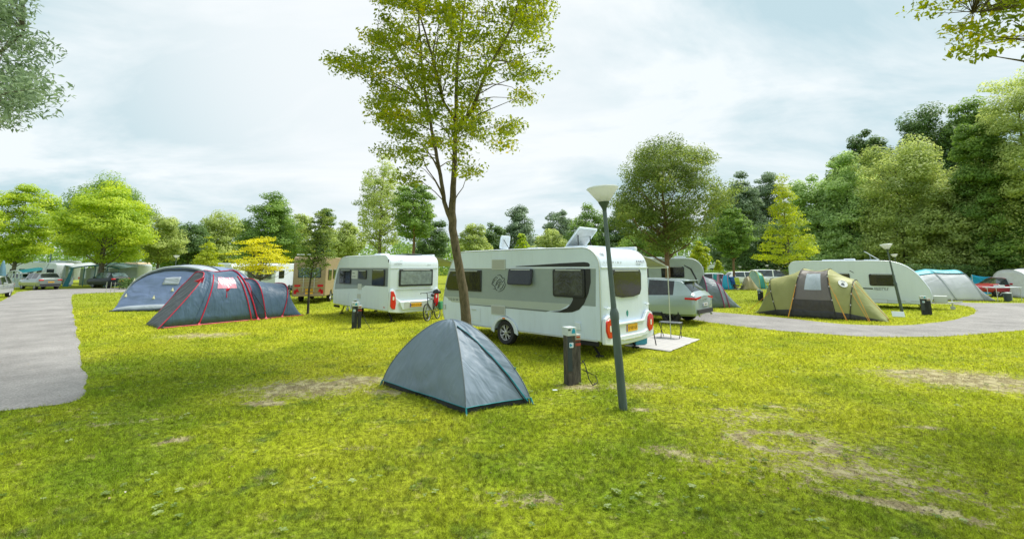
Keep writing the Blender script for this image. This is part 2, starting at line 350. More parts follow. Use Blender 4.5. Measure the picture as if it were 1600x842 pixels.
am, nt, b = new_mat('asphalt'); setin(b, Roughness=.9); geo = N(nt, 'ShaderNodeNewGeometry')
a1 = N(nt, 'ShaderNodeTexNoise'); nt.links.new(geo.outputs['Position'], a1.inputs['Vector']); setin(a1, Scale=38., Detail=5., Roughness=.85)
a2 = N(nt, 'ShaderNodeTexNoise'); nt.links.new(geo.outputs['Position'], a2.inputs['Vector']); setin(a2, Scale=.55, Detail=9., Roughness=.72)
r1 = N(nt, 'ShaderNodeValToRGB'); nt.links.new(a1.outputs[0], r1.inputs[0]); e = r1.color_ramp.elements; e[0].position = .33; e[1].position = .72; e[0].color = (.13, .125, .12, 1); e[1].color = (.52, .50, .48, 1)
r2 = N(nt, 'ShaderNodeMapRange'); nt.links.new(a2.outputs[0], r2.inputs[0]); setin(r2, From_Min=.36, From_Max=.64, To_Min=.66, To_Max=1.08)
vs_ = N(nt, 'ShaderNodeVectorMath', operation='SCALE'); nt.links.new(r1.outputs[0], vs_.inputs[0]); nt.links.new(r2.outputs[0], vs_.inputs['Scale']); nt.links.new(vs_.outputs[0], b.inputs['Base Color'])
bp = N(nt, 'ShaderNodeBump'); nt.links.new(a1.outputs[0], bp.inputs['Height']); setin(bp, Strength=.5, Distance=.02); nt.links.new(bp.outputs[0], b.inputs['Normal'])
def smooth_poly(px, n=5, jit=.0):
    P = [G(*p).xy for p in px]; out = []
    for i in range(len(P)):
        p0, p1, p2, p3 = P[i-1], P[i], P[(i+1) % len(P)], P[(i+2) % len(P)]
        for k in range(n):
            t = k/n; q = .5*((2*p1)+(p2-p0)*t+(2*p0-5*p1+4*p2-p3)*t*t+(3*p1-p0-3*p2+p3)*t**3)
            out.append((q.x+random.uniform(-jit, jit), q.y+random.uniform(-jit, jit)))
    return [(x+.07*(vnoise(np.array([x+200.]), np.array([y+200.]), 1.1, 41)[0]-.5)+.05*(vnoise(np.array([x+200.]), np.array([y+200.]), 4.1, 42)[0]-.5), y+.10*(vnoise(np.array([x+300.]), np.array([y+200.]), 1.3, 43)[0]-.5)) for x, y in out]
LROAD = [(-700, 760), (-500, 730), (-150, 668), (0, 643), (60, 636), (108, 629), (131, 616), (132, 590), (127, 555), (121, 522), (114, 488), (112, 463), (125, 459), (190, 456.5), (310, 452), (310, 448), (190, 450), (80, 452), (30, 456), (22, 460), (-10, 476), (-60, 493), (-250, 545), (-700, 640)]
RROAD = [(1080, 499), (1120, 505), (1200, 515), (1270, 520.5), (1340, 525), (1420, 526.5), (1500, 524), (1600, 516), (1750, 506), (2100, 494), (2400, 476), (2100, 474), (1750, 474.5), (1600, 473.5), (1530, 473.5), (1480, 472), (1452, 471.5), (1440, 474), (1480, 475), (1507, 478), (1522, 482.5), (1524, 487.5), (1512, 494), (1480, 501.5), (1440, 506.5), (1395, 508.5), (1330, 507), (1290, 504), (1230, 497), (1170, 492), (1110, 487), (1060, 484), (1060, 497)]
lpoly = smooth_poly(LROAD, 14, .006); rpoly = smooth_poly(RROAD, 12, .006)
tag(poly_ground('road', lpoly, .005, am), kind='structure'); tag(poly_ground('road', rpoly, .005, am), kind='structure')
fpoly = [G(*p).xy for p in ((1060, 452.5), (1240, 452.5), (1240, 450.5), (1060, 450.5))]
tag(poly_ground('path', fpoly, .005, am), kind='structure')

# ---------------------------------------------------------------- grass blades (one mesh, blades get coarser and sparser away from the lawn in front)
def inpoly(x, y, P):
    P = np.array(P); r = np.zeros(len(x), bool); j = len(P)-1
    for i in range(len(P)):
        xi, yi = P[i]; xj, yj = P[j]
        if yi != yj: r ^= ((yi > y) != (yj > y)) & (x < (xj-xi)*(y-yi)/(yj-yi)+xi)
        j = i
    return r
def blades():
    V = []; T = []
    for y0, y1, dens, wd, hh in ((2.6, 4.5, 7600, .005, .030), (4.5, 6.5, 4800, .0065, .032), (6.5, 9.5, 2500, .009, .034), (9.5, 14, 1150, .013, .038), (14, 20, 420, .02, .05), (20, 27, 160, .03, .055), (27, 46, 42, .05, .06)):
        A = 1.25*(y1*y1-y0*y0); n = int(A*dens); u = rng.random(n)
        y = np.sqrt(y0*y0+u*(y1*y1-y0*y0)); x = (rng.random(n)*2-1)*1.25*y
        keep = np.ones(n, bool)
        for P in (lpoly, rpoly, [G(*p).xy for p in ((1095, 531), (1047, 551), (972, 542), (1030, 520))]): keep &= ~inpoly(x+rng.normal(0, .02, n), y+rng.normal(0, .02, n), P)
        for (cx, cy, a, b_, rz, st, ring) in PATCH:
            dx, dy = x-cx, y-cy; c, s = math.cos(-rz), math.sin(-rz); d = np.hypot((dx*c-dy*s)/a, (dx*s+dy*c)/b_)
            if ring: d = np.abs(d-1)*2.6
            keep &= ~(rng.random(n) < np.clip((1.3-d)*st*1.0, 0, .75))
        tuft = vnoise(x, y, 2.3, 3)*.5+vnoise(x, y, 7., 4)*.5
        keep &= rng.random(n) < np.clip(.25+1.1*tuft, 0, 1)
        x, y, tuft = x[keep], y[keep], tuft[keep]; n = len(x)
        h = hh*(.45+1.1*tuft)*(.6+.8*rng.random(n)); a = rng.random(n)*6.283; ln = rng.normal(0, .8, (n, 2))
        w_ = wd*(.7+.6*rng.random(n))
        v = np.zeros((n, 3, 3), np.float32); cx, sx = np.cos(a)*w_/2, np.sin(a)*w_/2
        v[:, 0] = np.stack([x-cx, y-sx, np.zeros(n)-.003], 1); v[:, 1] = np.stack([x+cx, y+sx, np.zeros(n)-.003], 1)
        v[:, 2] = np.stack([x+ln[:, 0]*h, y+ln[:, 1]*h, h], 1)
        V.append(v.reshape(-1, 3)); T.append(np.repeat(rng.random(n), 3))
    V = np.concatenate(V).astype(np.float32); T = np.concatenate(T).astype(np.float32); n = len(V)//3
    me = bpy.data.meshes.new('grass'); me.vertices.add(len(V)); me.vertices.foreach_set('co', V.ravel())
    me.loops.add(n*3); me.loops.foreach_set('vertex_index', np.arange(n*3, dtype=np.int32)); me.polygons.add(n); me.polygons.foreach_set('loop_start', np.arange(0, n*3, 3, dtype=np.int32))
    me.update(calc_edges=True); at = me.attributes.new('tone', 'FLOAT', 'POINT'); at.data.foreach_set('value', T)
    print('blades', n); return me
me = blades()
m, nt, b = new_mat('grass_blade'); setin(b, Roughness=.6); b.inputs['Specular IOR Level'].default_value = .2
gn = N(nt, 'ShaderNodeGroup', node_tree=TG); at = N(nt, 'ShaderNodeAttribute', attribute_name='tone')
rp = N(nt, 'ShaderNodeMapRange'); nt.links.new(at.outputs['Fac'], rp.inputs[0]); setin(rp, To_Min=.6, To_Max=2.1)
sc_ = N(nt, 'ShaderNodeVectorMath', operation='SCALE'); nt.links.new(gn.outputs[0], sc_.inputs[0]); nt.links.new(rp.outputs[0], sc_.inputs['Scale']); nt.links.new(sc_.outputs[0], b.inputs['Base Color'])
tr = N(nt, 'ShaderNodeBsdfTranslucent'); nt.links.new(sc_.outputs[0], tr.inputs[0]); ms = N(nt, 'ShaderNodeMixShader'); ms.inputs[0].default_value = .5
nt.links.new(b.outputs[0], ms.inputs[1]); nt.links.new(tr.outputs[0], ms.inputs[2]); nt.links.new(ms.outputs[0], nt.nodes['Material Output'].inputs[0])
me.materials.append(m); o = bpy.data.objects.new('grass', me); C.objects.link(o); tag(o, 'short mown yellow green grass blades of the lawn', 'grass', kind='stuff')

# broad-leaved weeds in the lawn
def weeds():
    V = []; F = []; T = []
    spots = []
    for _ in range(260):
        Y = math.sqrt(random.uniform(9, 150)); X = random.uniform(-1.15, 1.15)*Y; spots.append((X, Y))
    for px, py in ((700, 770), (1120, 740), (1140, 720), (980, 780), (560, 760), (230, 770), (920, 800), (1060, 770), (1240, 800), (300, 800)):
        c = G(px, py)
        for _ in range(6): spots.append((c.x+random.gauss(0, .32), c.y+random.gauss(0, .12)))
    for X, Y in spots:
        p = np.array([[X, Y]])
        if inpoly(p[:, 0], p[:, 1], lpoly)[0] or inpoly(p[:, 0], p[:, 1], rpoly)[0]: continue
        tn = random.random(); k = random.randint(4, 7); s = random.uniform(.018, .05)
        for i in range(k):
            a = i*6.283/k+random.uniform(-.3, .3); ca, sa = math.cos(a), math.sin(a); o = len(V); z = random.uniform(.012, .03); w = .36*s
            V += [(X, Y, z), (X+ca*s*.55-sa*w, Y+sa*s*.55+ca*w, z+.012), (X+ca*s, Y+sa*s, z+.006), (X+ca*s*.55+sa*w, Y+sa*s*.55-ca*w, z+.012)]
            F.append((o, o+3, o+2, o+1)); T += [tn]*4
    me = bpy.data.meshes.new('weeds'); me.from_pydata(V, [], F); at = me.attributes.new('tone', 'FLOAT', 'POINT'); at.data.foreach_set('value', T)
    me.materials.append(leafmat('weed_leaf', (.12, .20, .03), (.27, .35, .12), (.36, .44, .2), trl=.25))
    o = bpy.data.objects.new('weeds', me); C.objects.link(o); tag(o, 'small broad-leaved weeds scattered in the lawn', 'weeds', kind='stuff')
weeds()
def clods():
    mb = MB()
    spots = []
    for (x, y, a, b_, rz, st, ring) in PATCH:
        for _ in range(int(20*a)+4):
            q = random.uniform(0, 6.28); r = 1+random.gauss(0, .12) if ring else math.sqrt(random.random()); u, v = a*r*math.cos(q), b_*r*math.sin(q)
            spots.append((x+u*math.cos(rz)-v*math.sin(rz), y+u*math.sin(rz)+v*math.cos(rz)))
    for _ in range(150):
        Y = math.sqrt(random.uniform(9, 120)); spots.append((random.uniform(-1.1, 1.1)*Y, Y))
    for X, Y in spots:
        s = random.uniform(.006, .02); vs = []
        for k in range(7):
            a = 6.283*k/7; r = s*random.uniform(.6, 1.2); vs.append((X+r*math.cos(a), Y+r*.7*math.sin(a), .004))
        vs.append((X, Y, s*random.uniform(.2, .35)+.006)); mb.add(vs, [(k, (k+1) % 7, 7) for k in range(7)])
    tag(mb.build('soil_clods', mat('dry_soil', (.19, .155, .11), .95, var=.4, nscale=30)), 'crumbs of dry grey brown soil lying on the turf', 'soil', kind='stuff')
clods()
def fallen_leaves():
    V = []; F = []; T = []
    for _ in range(420):
        Y = math.sqrt(random.uniform(9, 260)); X = random.uniform(-1.15, 1.15)*Y; a = random.uniform(0, 6.28); s = random.uniform(.010, .024); ca, sa = math.cos(a), math.sin(a); z = random.uniform(.018, .03); o = len(V); w = s*.5; q = random.uniform(-.5, .5)*s
        V += [(X-ca*s, Y-sa*s, z), (X-sa*w, Y+ca*w, z+q*.6+.004), (X+ca*s, Y+sa*s, z+q*.3), (X+sa*w, Y-ca*w, z-q*.2+.004)]; F.append((o, o+1, o+2, o+3)); T += [random.random()]*4
    me = bpy.data.meshes.new('fallen_leaves'); me.from_pydata(V, [], F); at = me.attributes.new('tone', 'FLOAT', 'POINT'); at.data.foreach_set('value', T)
    me.materials.append(leafmat('dry_leaf', (.10, .06, .03), (.34, .26, .13), (.62, .6, .52), trl=.1)); o = bpy.data.objects.new('fallen_leaves', me); C.objects.link(o); tag(o, 'dry brown and pale leaves scattered over the lawn', 'leaves', kind='stuff')
fallen_leaves()
# ================================================================ trees
def leaf_mesh(name, P, Nrm, L, W, tone, m):
    """P: centres, one rhombic leaf at each"""
    n = len(P); r = rng.normal(size=(n, 3)); Nn = Nrm/np.maximum(np.linalg.norm(Nrm, axis=1, keepdims=True), 1e-6)
    a = np.cross(Nn, r); a /= np.maximum(np.linalg.norm(a, axis=1, keepdims=True), 1e-6); b = np.cross(Nn, a)
    l = (L*(.65+.7*rng.random(n)))[:, None]; w_ = W/L
    v = np.stack([P-a*l*.5, P+b*l*w_*.5+a*l*.06, P+a*l*.5-Nn*l*.12, P-b*l*w_*.5+a*l*.06], 1).astype(np.float32)
    me = bpy.data.meshes.new(name); me.vertices.add(n*4); me.vertices.foreach_set('co', v.ravel())
    me.loops.add(n*4); me.loops.foreach_set('vertex_index', np.arange(n*4, dtype=np.int32)); me.polygons.add(n); me.polygons.foreach_set('loop_start', np.arange(0, n*4, 4, dtype=np.int32))
    me.update(calc_edges=True); at = me.attributes.new('tone', 'FLOAT', 'POINT'); at.data.foreach_set('value', np.repeat(np.clip(tone, 0, 1), 4).astype(np.float32))
    me.materials.append(m); return me
PROF = {'round': lambda h: np.sqrt(np.clip(1-(2*h-1)**2, 0, 1))**.85,
        'oval': lambda h: np.clip(np.sin(np.pi*np.clip(h, 0, 1)**.85), 0, 1)**.7,
        'cone': lambda h: np.clip((1-h)**.75*np.minimum(1, h*7+.25), 0, 1),
        'broad': lambda h: np.clip(np.sin(np.pi*np.clip(h, 0, 1)**.62), 0, 1)**.6,
        'wood': lambda h: np.clip(1-np.clip(h-.45, 0, 1)**2/.31, 0, 1)**.5*(.85+.15*np.minimum(1, h*5))}
LM = {'lime': leafmat('leaf_lime', (0.227, 0.366, 0.041), (0.493, 0.604, 0.061), (0.694, 0.742, 0.108)),
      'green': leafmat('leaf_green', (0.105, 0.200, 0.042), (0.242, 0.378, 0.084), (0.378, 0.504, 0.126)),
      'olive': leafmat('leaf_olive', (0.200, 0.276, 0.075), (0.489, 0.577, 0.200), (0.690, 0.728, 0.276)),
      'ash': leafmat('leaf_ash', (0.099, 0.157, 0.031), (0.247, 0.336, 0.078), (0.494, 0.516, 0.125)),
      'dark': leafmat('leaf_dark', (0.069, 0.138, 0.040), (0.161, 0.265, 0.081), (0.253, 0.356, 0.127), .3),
      'willow': leafmat('leaf_willow', (.13, .20, .11), (.27, .37, .22), (.38, .47, .30), .3),
      'yellow': leafmat('leaf_yellow', (.46, .47, .02), (.76, .74, .03), (.85, .80, .06)),
      'birch': leafmat('leaf_birch', (.24, .33, .03), (.46, .53, .05), (.66, .64, .08)),
      'wood': leafmat('leaf_wood', (0.206, 0.331, 0.110), (0.497, 0.648, 0.248), (0.718, 0.828, 0.386), .32),
      'beech': leafmat('leaf_beech', (.12, .18, .02), (.28, .34, .03), (.52, .44, .03), .5)}
BK = {'grey': barkmat('bark_grey', (.07, .065, .045), (.22, .2, .15)), 'brown': barkmat('bark_brown', (.10, .06, .035), (.30, .19, .10)), 'dark': barkmat('bark_dark', (.03, .028, .02), (.10, .09, .06)),
      'mossy': barkmat('bark_mossy', (.055, .045, .02), (.19, .15, .085), 22.)}
def limb_pts(a, b, lift=.25, n=6, wob=.04):
    a, b = Vector(a), Vector(b); L = (b-a).length
    m = a.lerp(b, .45)+Vector((0, 0, -L*lift*.35)) if lift < 0 else a.lerp(b, .5)+Vector((0, 0, L*lift*.5))*0+Vector(((b.x-a.x)*.12, (b.y-a.y)*.12, -L*.06))
    o = []
    for k in range(n+1):
        t = k/n; p = a*(1-t)**2+m*2*t*(1-t)+b*t*t
        if 0 < k < n: p = p+Vector((random.gauss(0, wob), random.gauss(0, wob), random.gauss(0, wob)))*L*.5
        o.append(p)
    return o
def tree(name, label, base, H, Rr, cb, kind, leaf='green', bark='grey', tr=.14, cl=70, cr=.2, flat=.6, leafL=.16, cover=3.2, cap=36000, lean=(0, 0), asp=.55, group=None, hollow=.35, lop=.14, limbs=26, drop=0., core=.3):
    """base (x,y); H top height; Rr crown radius; cb crown bottom height"""
    root = empty(name, (base[0], base[1], 0), 0, label, 'tree', group)
    prof = PROF[kind]; Hc = H-cb; cen = []
    ph = rng.random(6)*6.28
    def env(h, th): return Rr*prof(h)*(1+lop*np.sin(2*th+ph[0]+3*h)+lop*.7*np.sin(3*th+ph[1]-5*h)+lop*.6*np.sin(5*th+ph[2]+9*h))
    tries = 0
    while len(cen) < cl and tries < 5000:
        tries += 1; h = rng.random()**.92; th = rng.random()*6.283; e = env(h, th)
        if rng.random() > max(e/Rr, .12): continue
        r = e*(1-cr*.75)*math.sqrt(hollow**2+(1-hollow**2)*rng.random())
        cen.append((r*math.cos(th)+lean[0]*h, r*math.sin(th)+lean[1]*h, cb+Hc*h-drop*(r/Rr)**2*Hc))
    cen = np.array(cen); crad = Rr*cr*(.65+.7*rng.random(len(cen)))
    area = math.pi*Rr*Hc*.85; nl = int(min(cap, cover*area/(leafL*leafL*asp*.5))); nf = int(nl*core); nl -= nf
    wgt = crad**2; wgt = wgt/wgt.sum(); idx = rng.choice(len(cen), nl, p=wgt)
    d = rng.normal(size=(nl, 3)); d /= np.linalg.norm(d, axis=1, keepdims=True); d *= (rng.random(nl)**.33)[:, None]; d[:, 2] = np.where(d[:, 2] < 0, d[:, 2]*.5, d[:, 2])*flat
    P = cen[idx]+d*crad[idx][:, None]*1.2; P[:, 2] = np.maximum(P[:, 2], .25)
    if nf:      # leaves on the inner twigs
        hh = rng.random(nf*4); tt = rng.random(nf*4)*6.283; ee = np.clip(env(hh, tt), 0, None); kk = rng.random(nf*4) < (ee/Rr)**2+.02; hh, tt, ee = hh[kk][:nf], tt[kk][:nf], ee[kk][:nf]; nf = len(hh); r_ = ee*.80*np.sqrt(rng.random(nf))
        P = np.concatenate([P, np.stack([r_*np.cos(tt)+lean[0]*hh, r_*np.sin(tt)+lean[1]*hh, np.maximum(.25, cb+Hc*hh*.94-drop*(r_/Rr)**2*Hc)], 1)]); d = np.concatenate([d, rng.normal(size=(nf, 3))*.3]); idx = np.concatenate([idx, rng.integers(0, len(cen), nf)]); nl += nf
    axis = np.array([lean[0]*.5, lean[1]*.5, cb+Hc*.4]); out = P-axis; out /= np.maximum(np.linalg.norm(out, axis=1, keepdims=True), 1e-6)
    Nr = out*.3+np.array([0, 0, .55])+d*.75+rng.normal(size=(nl, 3))*.36
    tone = rng.random(len(cen))[idx]*.5+rng.random(nl)*.5
    me = leaf_mesh('crown', P, Nr, leafL, leafL*asp, tone, LM[leaf]); o = bpy.data.objects.new('crown', me); C.objects.link(o); o.parent = root
    mb = MB(); topz = cb+Hc*.86; k = 9
    tp = [Vector((lean[0]*max(0, (z-cb)/Hc)+random.gauss(0, .012)*z, lean[1]*max(0, (z-cb)/Hc), z)) for z in np.linspace(-.08, topz, k)]
    rr = [tr*(1.25 if i == 0 else 1)*(1-i/(k-1))**.8*.93+tr*.07 for i in range(k)]
    mb.tube(tp, rr, 9)
    order = np.argsort(rng.random(len(cen)))[:limbs]
    for i in order:
        c = Vector(cen[i]); hz = math.hypot(c.x-tp[0].x, c.y); z0 = min(max(cb*.75, c.z-hz*random.uniform(.55, .95)), topz*.93)
        q = z0/topz*(k-1); j = int(min(q, k-2)); a = tp[j].lerp(tp[j+1], q-j); r0 = max(.015, min(rr[j]*.42, .012+.016*(c-a).length))
        mb.tube(limb_pts(a, c), [r0*(1-.85*t/6) for t in range(7)], 5, cap=False)
    mb.build('trunk', BK[bark], root, smooth=60)
    return root
def T(name, label, px, top, hw, Y, bot, kind, leaf, fl=1.45, **k):
    """place a tree by where its crown stands in the photo and its distance"""
    b = D(px, 420, Y); H = D(px, top, Y).z; cb = max(.3, D(px, bot, Y).z)
    k.setdefault('leafL', max(.075, Y*.0042)); k.setdefault('cover', 5.); k['flat'] = min(1.1, k.get('flat', .6)*fl); k.setdefault('group', None)
    return tree(name, label, (b.x, b.y), H, hw/FPX*Y, cb, kind, leaf, **k)
# row behind the left pitches
T('maple_tree', 'lime green maple at the left edge behind the silver hatchback', 22, 293, 54, 52, 410, 'oval', 'lime', cl=110, tr=.22, flat=.42, cr=.2, hollow=.55, core=.12)
T('maple_tree', 'big round lime green maple behind the teal awning', 158, 291, 70, 50, 412, 'oval', 'lime', cl=110, tr=.3, cr=.2, flat=.42, cap=46000, hollow=.7, core=.12)
T('poplar_tree', 'mid green treetop rising just behind the big lime maple', 150, 276, 64, 62, 400, 'oval', 'green', cl=90, tr=.25)
T('beech_tree', 'thin olive tree right of the big lime maple', 246, 338, 36, 56, 412, 'oval', 'olive', tr=.2, cl=70)
T('fir_tree', 'dark blue green round tree behind the left lamp', 292, 346, 34, 66, 418, 'round', 'dark', tr=.2)
T('oak_tree', 'pale green tree left of the dark round tree', 262, 345, 30, 78, 420, 'round', 'green')
T('oak_tree', 'mid green tree behind the yellow shrub tips', 342, 334, 40, 76, 420, 'round', 'olive', cl=80)
T('oak_tree', 'tall broad green tree over the yellow maple', 418, 302, 50, 60, 415, 'broad', 'green', cl=120, tr=.25, flat=.45)
T('oak_tree', 'green tree filling the gap right of the tall broad one', 458, 335, 34, 68, 420, 'round', 'olive')
T('pine_tree', 'narrow dark tree poking up left of the white caravan', 505, 320, 28, 62, 418, 'cone', 'dark', cl=70, tr=.18)
T('poplar_tree', 'yellowish young tree left of the tall airy poplar', 540, 345, 32, 50, 405, 'oval', 'olive', cl=60)
T('poplar_tree', 'tall airy olive poplar above the white caravan', 592, 243, 48, 44, 396, 'oval', 'olive', cl=120, tr=.22, cover=2.0, cr=.15, flat=.5, limbs=50)
T('chestnut_tree', 'round dense dark green chestnut behind the white caravan roof', 645, 290, 42, 36, 376, 'round', 'green', cl=110, tr=.17, cr=.17, flat=.4, bark='brown')
T('oak_tree', 'blue green tree low behind the chestnut', 675, 345, 30, 72, 415, 'round', 'dark')
T('willow_tree', 'lime green tree right of the forked trunk', 740, 350, 28, 62, 412, 'oval', 'olive', cl=60)
T('willow_tree', 'tall silvery willow above the small roof hatch', 812, 322, 34, 100, 420, 'broad', 'willow', cl=90)
T('willow_tree', 'silvery willow left of the open roof window', 872, 329, 30, 104, 420, 'round', 'willow', cl=70)
T('oak_tree', 'low yellow green tree below the silvery willow', 858, 362, 30, 74, 425, 'round', 'olive', cl=60)
T('oak_tree', 'small yellow green tree beside the small roof hatch', 816, 366, 17, 70, 425, 'oval', 'lime', cl=30)
T('oak_tree', 'dark tree between the open roof window and the near lamp', 920, 322, 42, 84, 425, 'broad', 'green', cl=90)
T('oak_tree', 'dark green tree behind the tilted lamp pole', 968, 330, 36, 72, 425, 'round', 'dark', cl=70)
T('oak_tree', 'small dark tree left of the silvery willow', 770, 350, 24, 95, 422, 'round', 'dark', cl=50)
T('beech_tree', 'green tree half hidden low behind the ash trunk', 1010, 365, 50, 50, 425, 'round', 'green', cl=80)
T('ash_tree', 'broad dark green ash standing behind the silver suv', 1043, 222, 92, 23, 388, 'round', 'ash', cl=150, tr=.15, cr=.17, cover=6.5, cap=52000, flat=.6, bark='brown', leafL=.125, asp=.42, core=.2, limbs=70, hollow=.3)
T('larch_tree', 'layered dark green tree right of the big ash', 1146, 318, 36, 46, 402, 'oval', 'green', fl=1., cl=90, flat=.4, cr=.2, bark='brown')
T('willow_tree', 'tall grey green willow left of the yellow birch', 1168, 272, 34, 112, 420, 'oval', 'willow', cl=90)
T('willow_tree', 'tallest grey green willow behind the yellow birch top', 1208, 263, 36, 116, 420, 'oval', 'willow', cl=90)
T('willow_tree', 'grey green willow just right of the big ash crown', 1130, 285, 26, 118, 420, 'oval', 'willow', cl=70)
T('birch_tree', 'airy yellow green birch behind the olive tunnel tent', 1234, 276, 50, 30, 418, 'cone', 'birch', cl=150, tr=.07, cover=1.25, core=.08, hollow=.1, cr=.15, flat=.4, leafL=.11, limbs=60, cap=15000)
T('young_tree', 'small lime sapling left of the layered tree', 1094, 378, 18, 40, 424, 'oval', 'birch', cl=36, tr=.04)
T('young_tree', 'tiny lime sapling below the layered tree', 1123, 405, 8, 38, 424, 'cone', 'birch', cl=20, tr=.03)
# the wood along the right side
WG = 'trees of the wood on the right'
k = dict(group=WG, bark='dark')
for a in (('pale green tree where the wood begins, right of the yellow birch', 1284, 270, 42, 64, 432, 'wood', 'wood'),
          ('green tree second along the wood edge', 1335, 246, 48, 60, 434, 'wood', 'wood'),
          ('big feathery olive green tree in the middle of the wood edge', 1418, 222, 72, 54, 436, 'wood', 'olive'),
          ('brownish olive tree right of the big feathery one', 1530, 272, 62, 48, 436, 'wood', 'olive'),
          ('dark tree crown rising above the wood at its left', 1375, 206, 36, 84, 420, 'round', 'dark'),
          ('dark tall tree crown right of the feathery tree', 1478, 172, 56, 80, 420, 'round', 'dark'),
          ('dark green crown high behind the right end of the wood', 1548, 160, 50, 78, 420, 'round', 'green'),
          ('tall light green tree at the right edge of the wood', 1632, 108, 74, 44, 436, 'wood', 'olive'),
          ('bright green tree just left of the tallest one at the right edge', 1566, 178, 46, 46, 436, 'wood', 'green'),
          ('dark crown peeping between the first two wood trees', 1335, 240, 30, 88, 420, 'round', 'green')):
    far_ = a[6] == 'round'; T('woodland_tree', *a, cl=120 if far_ else 95, cr=.235, flat=.62, tr=.3, cap=60000, cover=8., limbs=10, hollow=.45 if far_ else .82, core=.35 if far_ else .28, leafL=a[4]*.0052, **k)
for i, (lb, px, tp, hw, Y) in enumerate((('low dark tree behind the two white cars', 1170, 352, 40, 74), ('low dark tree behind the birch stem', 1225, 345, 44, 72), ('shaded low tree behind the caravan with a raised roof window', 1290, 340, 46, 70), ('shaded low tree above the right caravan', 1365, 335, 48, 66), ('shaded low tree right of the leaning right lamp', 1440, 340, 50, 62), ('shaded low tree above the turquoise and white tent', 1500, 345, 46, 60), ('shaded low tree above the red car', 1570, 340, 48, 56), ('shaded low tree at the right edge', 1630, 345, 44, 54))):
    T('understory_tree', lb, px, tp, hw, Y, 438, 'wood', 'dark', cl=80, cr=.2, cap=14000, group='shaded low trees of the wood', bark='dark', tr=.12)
# distant wood closing the gaps (reads as one mass)
def far_wood():
    P = []; tone = []
    for k in range(900):
        px = random.uniform(-1100, 2300); Y = random.uniform(118, 150); X = (px-800)/FPX*Y; h = (6.5+3.5*vnoise(np.array([X]), np.array([0.]), .06, 9)[0]+random.uniform(-1, 1))*(1.25 if px > 700 else 1.05)
        n = 150; q = rng.normal(size=(n, 3))*np.array([2.6, 2.6, 1.]); z = rng.random(n)*h
        P.append(np.stack([X+q[:, 0]*(1-.5*z/h), Y+q[:, 1], z+.2], 1)); tone.append(np.full(n, random.random()*.6)+rng.random(n)*.4)
    P = np.concatenate(P); tone = np.concatenate(tone)
    me = leaf_mesh('far_wood', P, rng.normal(size=P.shape)*.6+np.array([0, -.3, .7]), .75, .5, tone, LM['green'])
    o = bpy.data.objects.new('far_wood', me); C.objects.link(o); tag(o, 'far belt of green trees closing the view behind the pitches', 'trees', kind='stuff')
far_wood()
def bushes(name, label, x0, x1, Yb, z1, leaf, depth=1.6, n=9000, L=.14, kind=None, cat='hedge'):
    a, b = D(x0, 425, Yb), D(x1, 425, Yb); t = rng.random(n); u = rng.random(n)
    X = a.x+(b.x-a.x)*t; top = z1*(.88+.25*vnoise(X, X*0, .8, 5)); z = top*rng.random(n)**.8
    Y = Yb+(u-.5)*depth; P = np.stack([X, Y, z], 1)
    me = leaf_mesh('foliage', P, rng.normal(size=(n, 3))*.5+np.array([0, -.35, .6]), L, L*.6, rng.random(n), LM[leaf]); o = bpy.data.objects.new(name, me); C.objects.link(o)
    tag(o, label, cat, kind=kind)
bushes('hedge', 'long clipped green hedge behind the two white cars', 1085, 1300, 62, 1.75, 'green', n=12000, L=.2)
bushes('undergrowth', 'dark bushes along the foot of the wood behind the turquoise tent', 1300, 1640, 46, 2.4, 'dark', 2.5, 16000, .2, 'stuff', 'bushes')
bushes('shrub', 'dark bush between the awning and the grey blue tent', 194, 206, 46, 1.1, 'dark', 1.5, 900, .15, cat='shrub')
bushes('hedge', 'green hedge behind the tan motorhome and its dark car', 500, 560, 48, 1.7, 'green', 1.5, 3500, .16)

# yellow maple with tiers, and a small one beside it
T('golden_maple', 'golden yellow tiered maple behind the red piped tent', 408, 371, 52, 29, 424, 'broad', 'yellow', fl=1., cl=70, core=.0, cr=.24, flat=.2, tr=.075, leafL=.10, cover=1.5, limbs=60, lop=.3, hollow=.1, drop=.18)
T('golden_conifer', 'pointed yellow green young tree left of the golden maple', 322, 371, 24, 31, 424, 'cone', 'birch', cl=50, cr=.24, flat=.3, tr=.05, leafL=.10, cover=1.8)
# thin sapling between the tents
b_ = G(481, 491)
tree('young_beech', 'slim young beech at the tail of the red piped tent', (b_.x, b_.y), D(495, 318, b_.y).z, .82, 1.5, 'oval', 'ash', 'dark', tr=.055, cl=70, cr=.24, flat=.32, leafL=.09, cover=1.9, lean=(.45, 0), limbs=40, lop=.25)

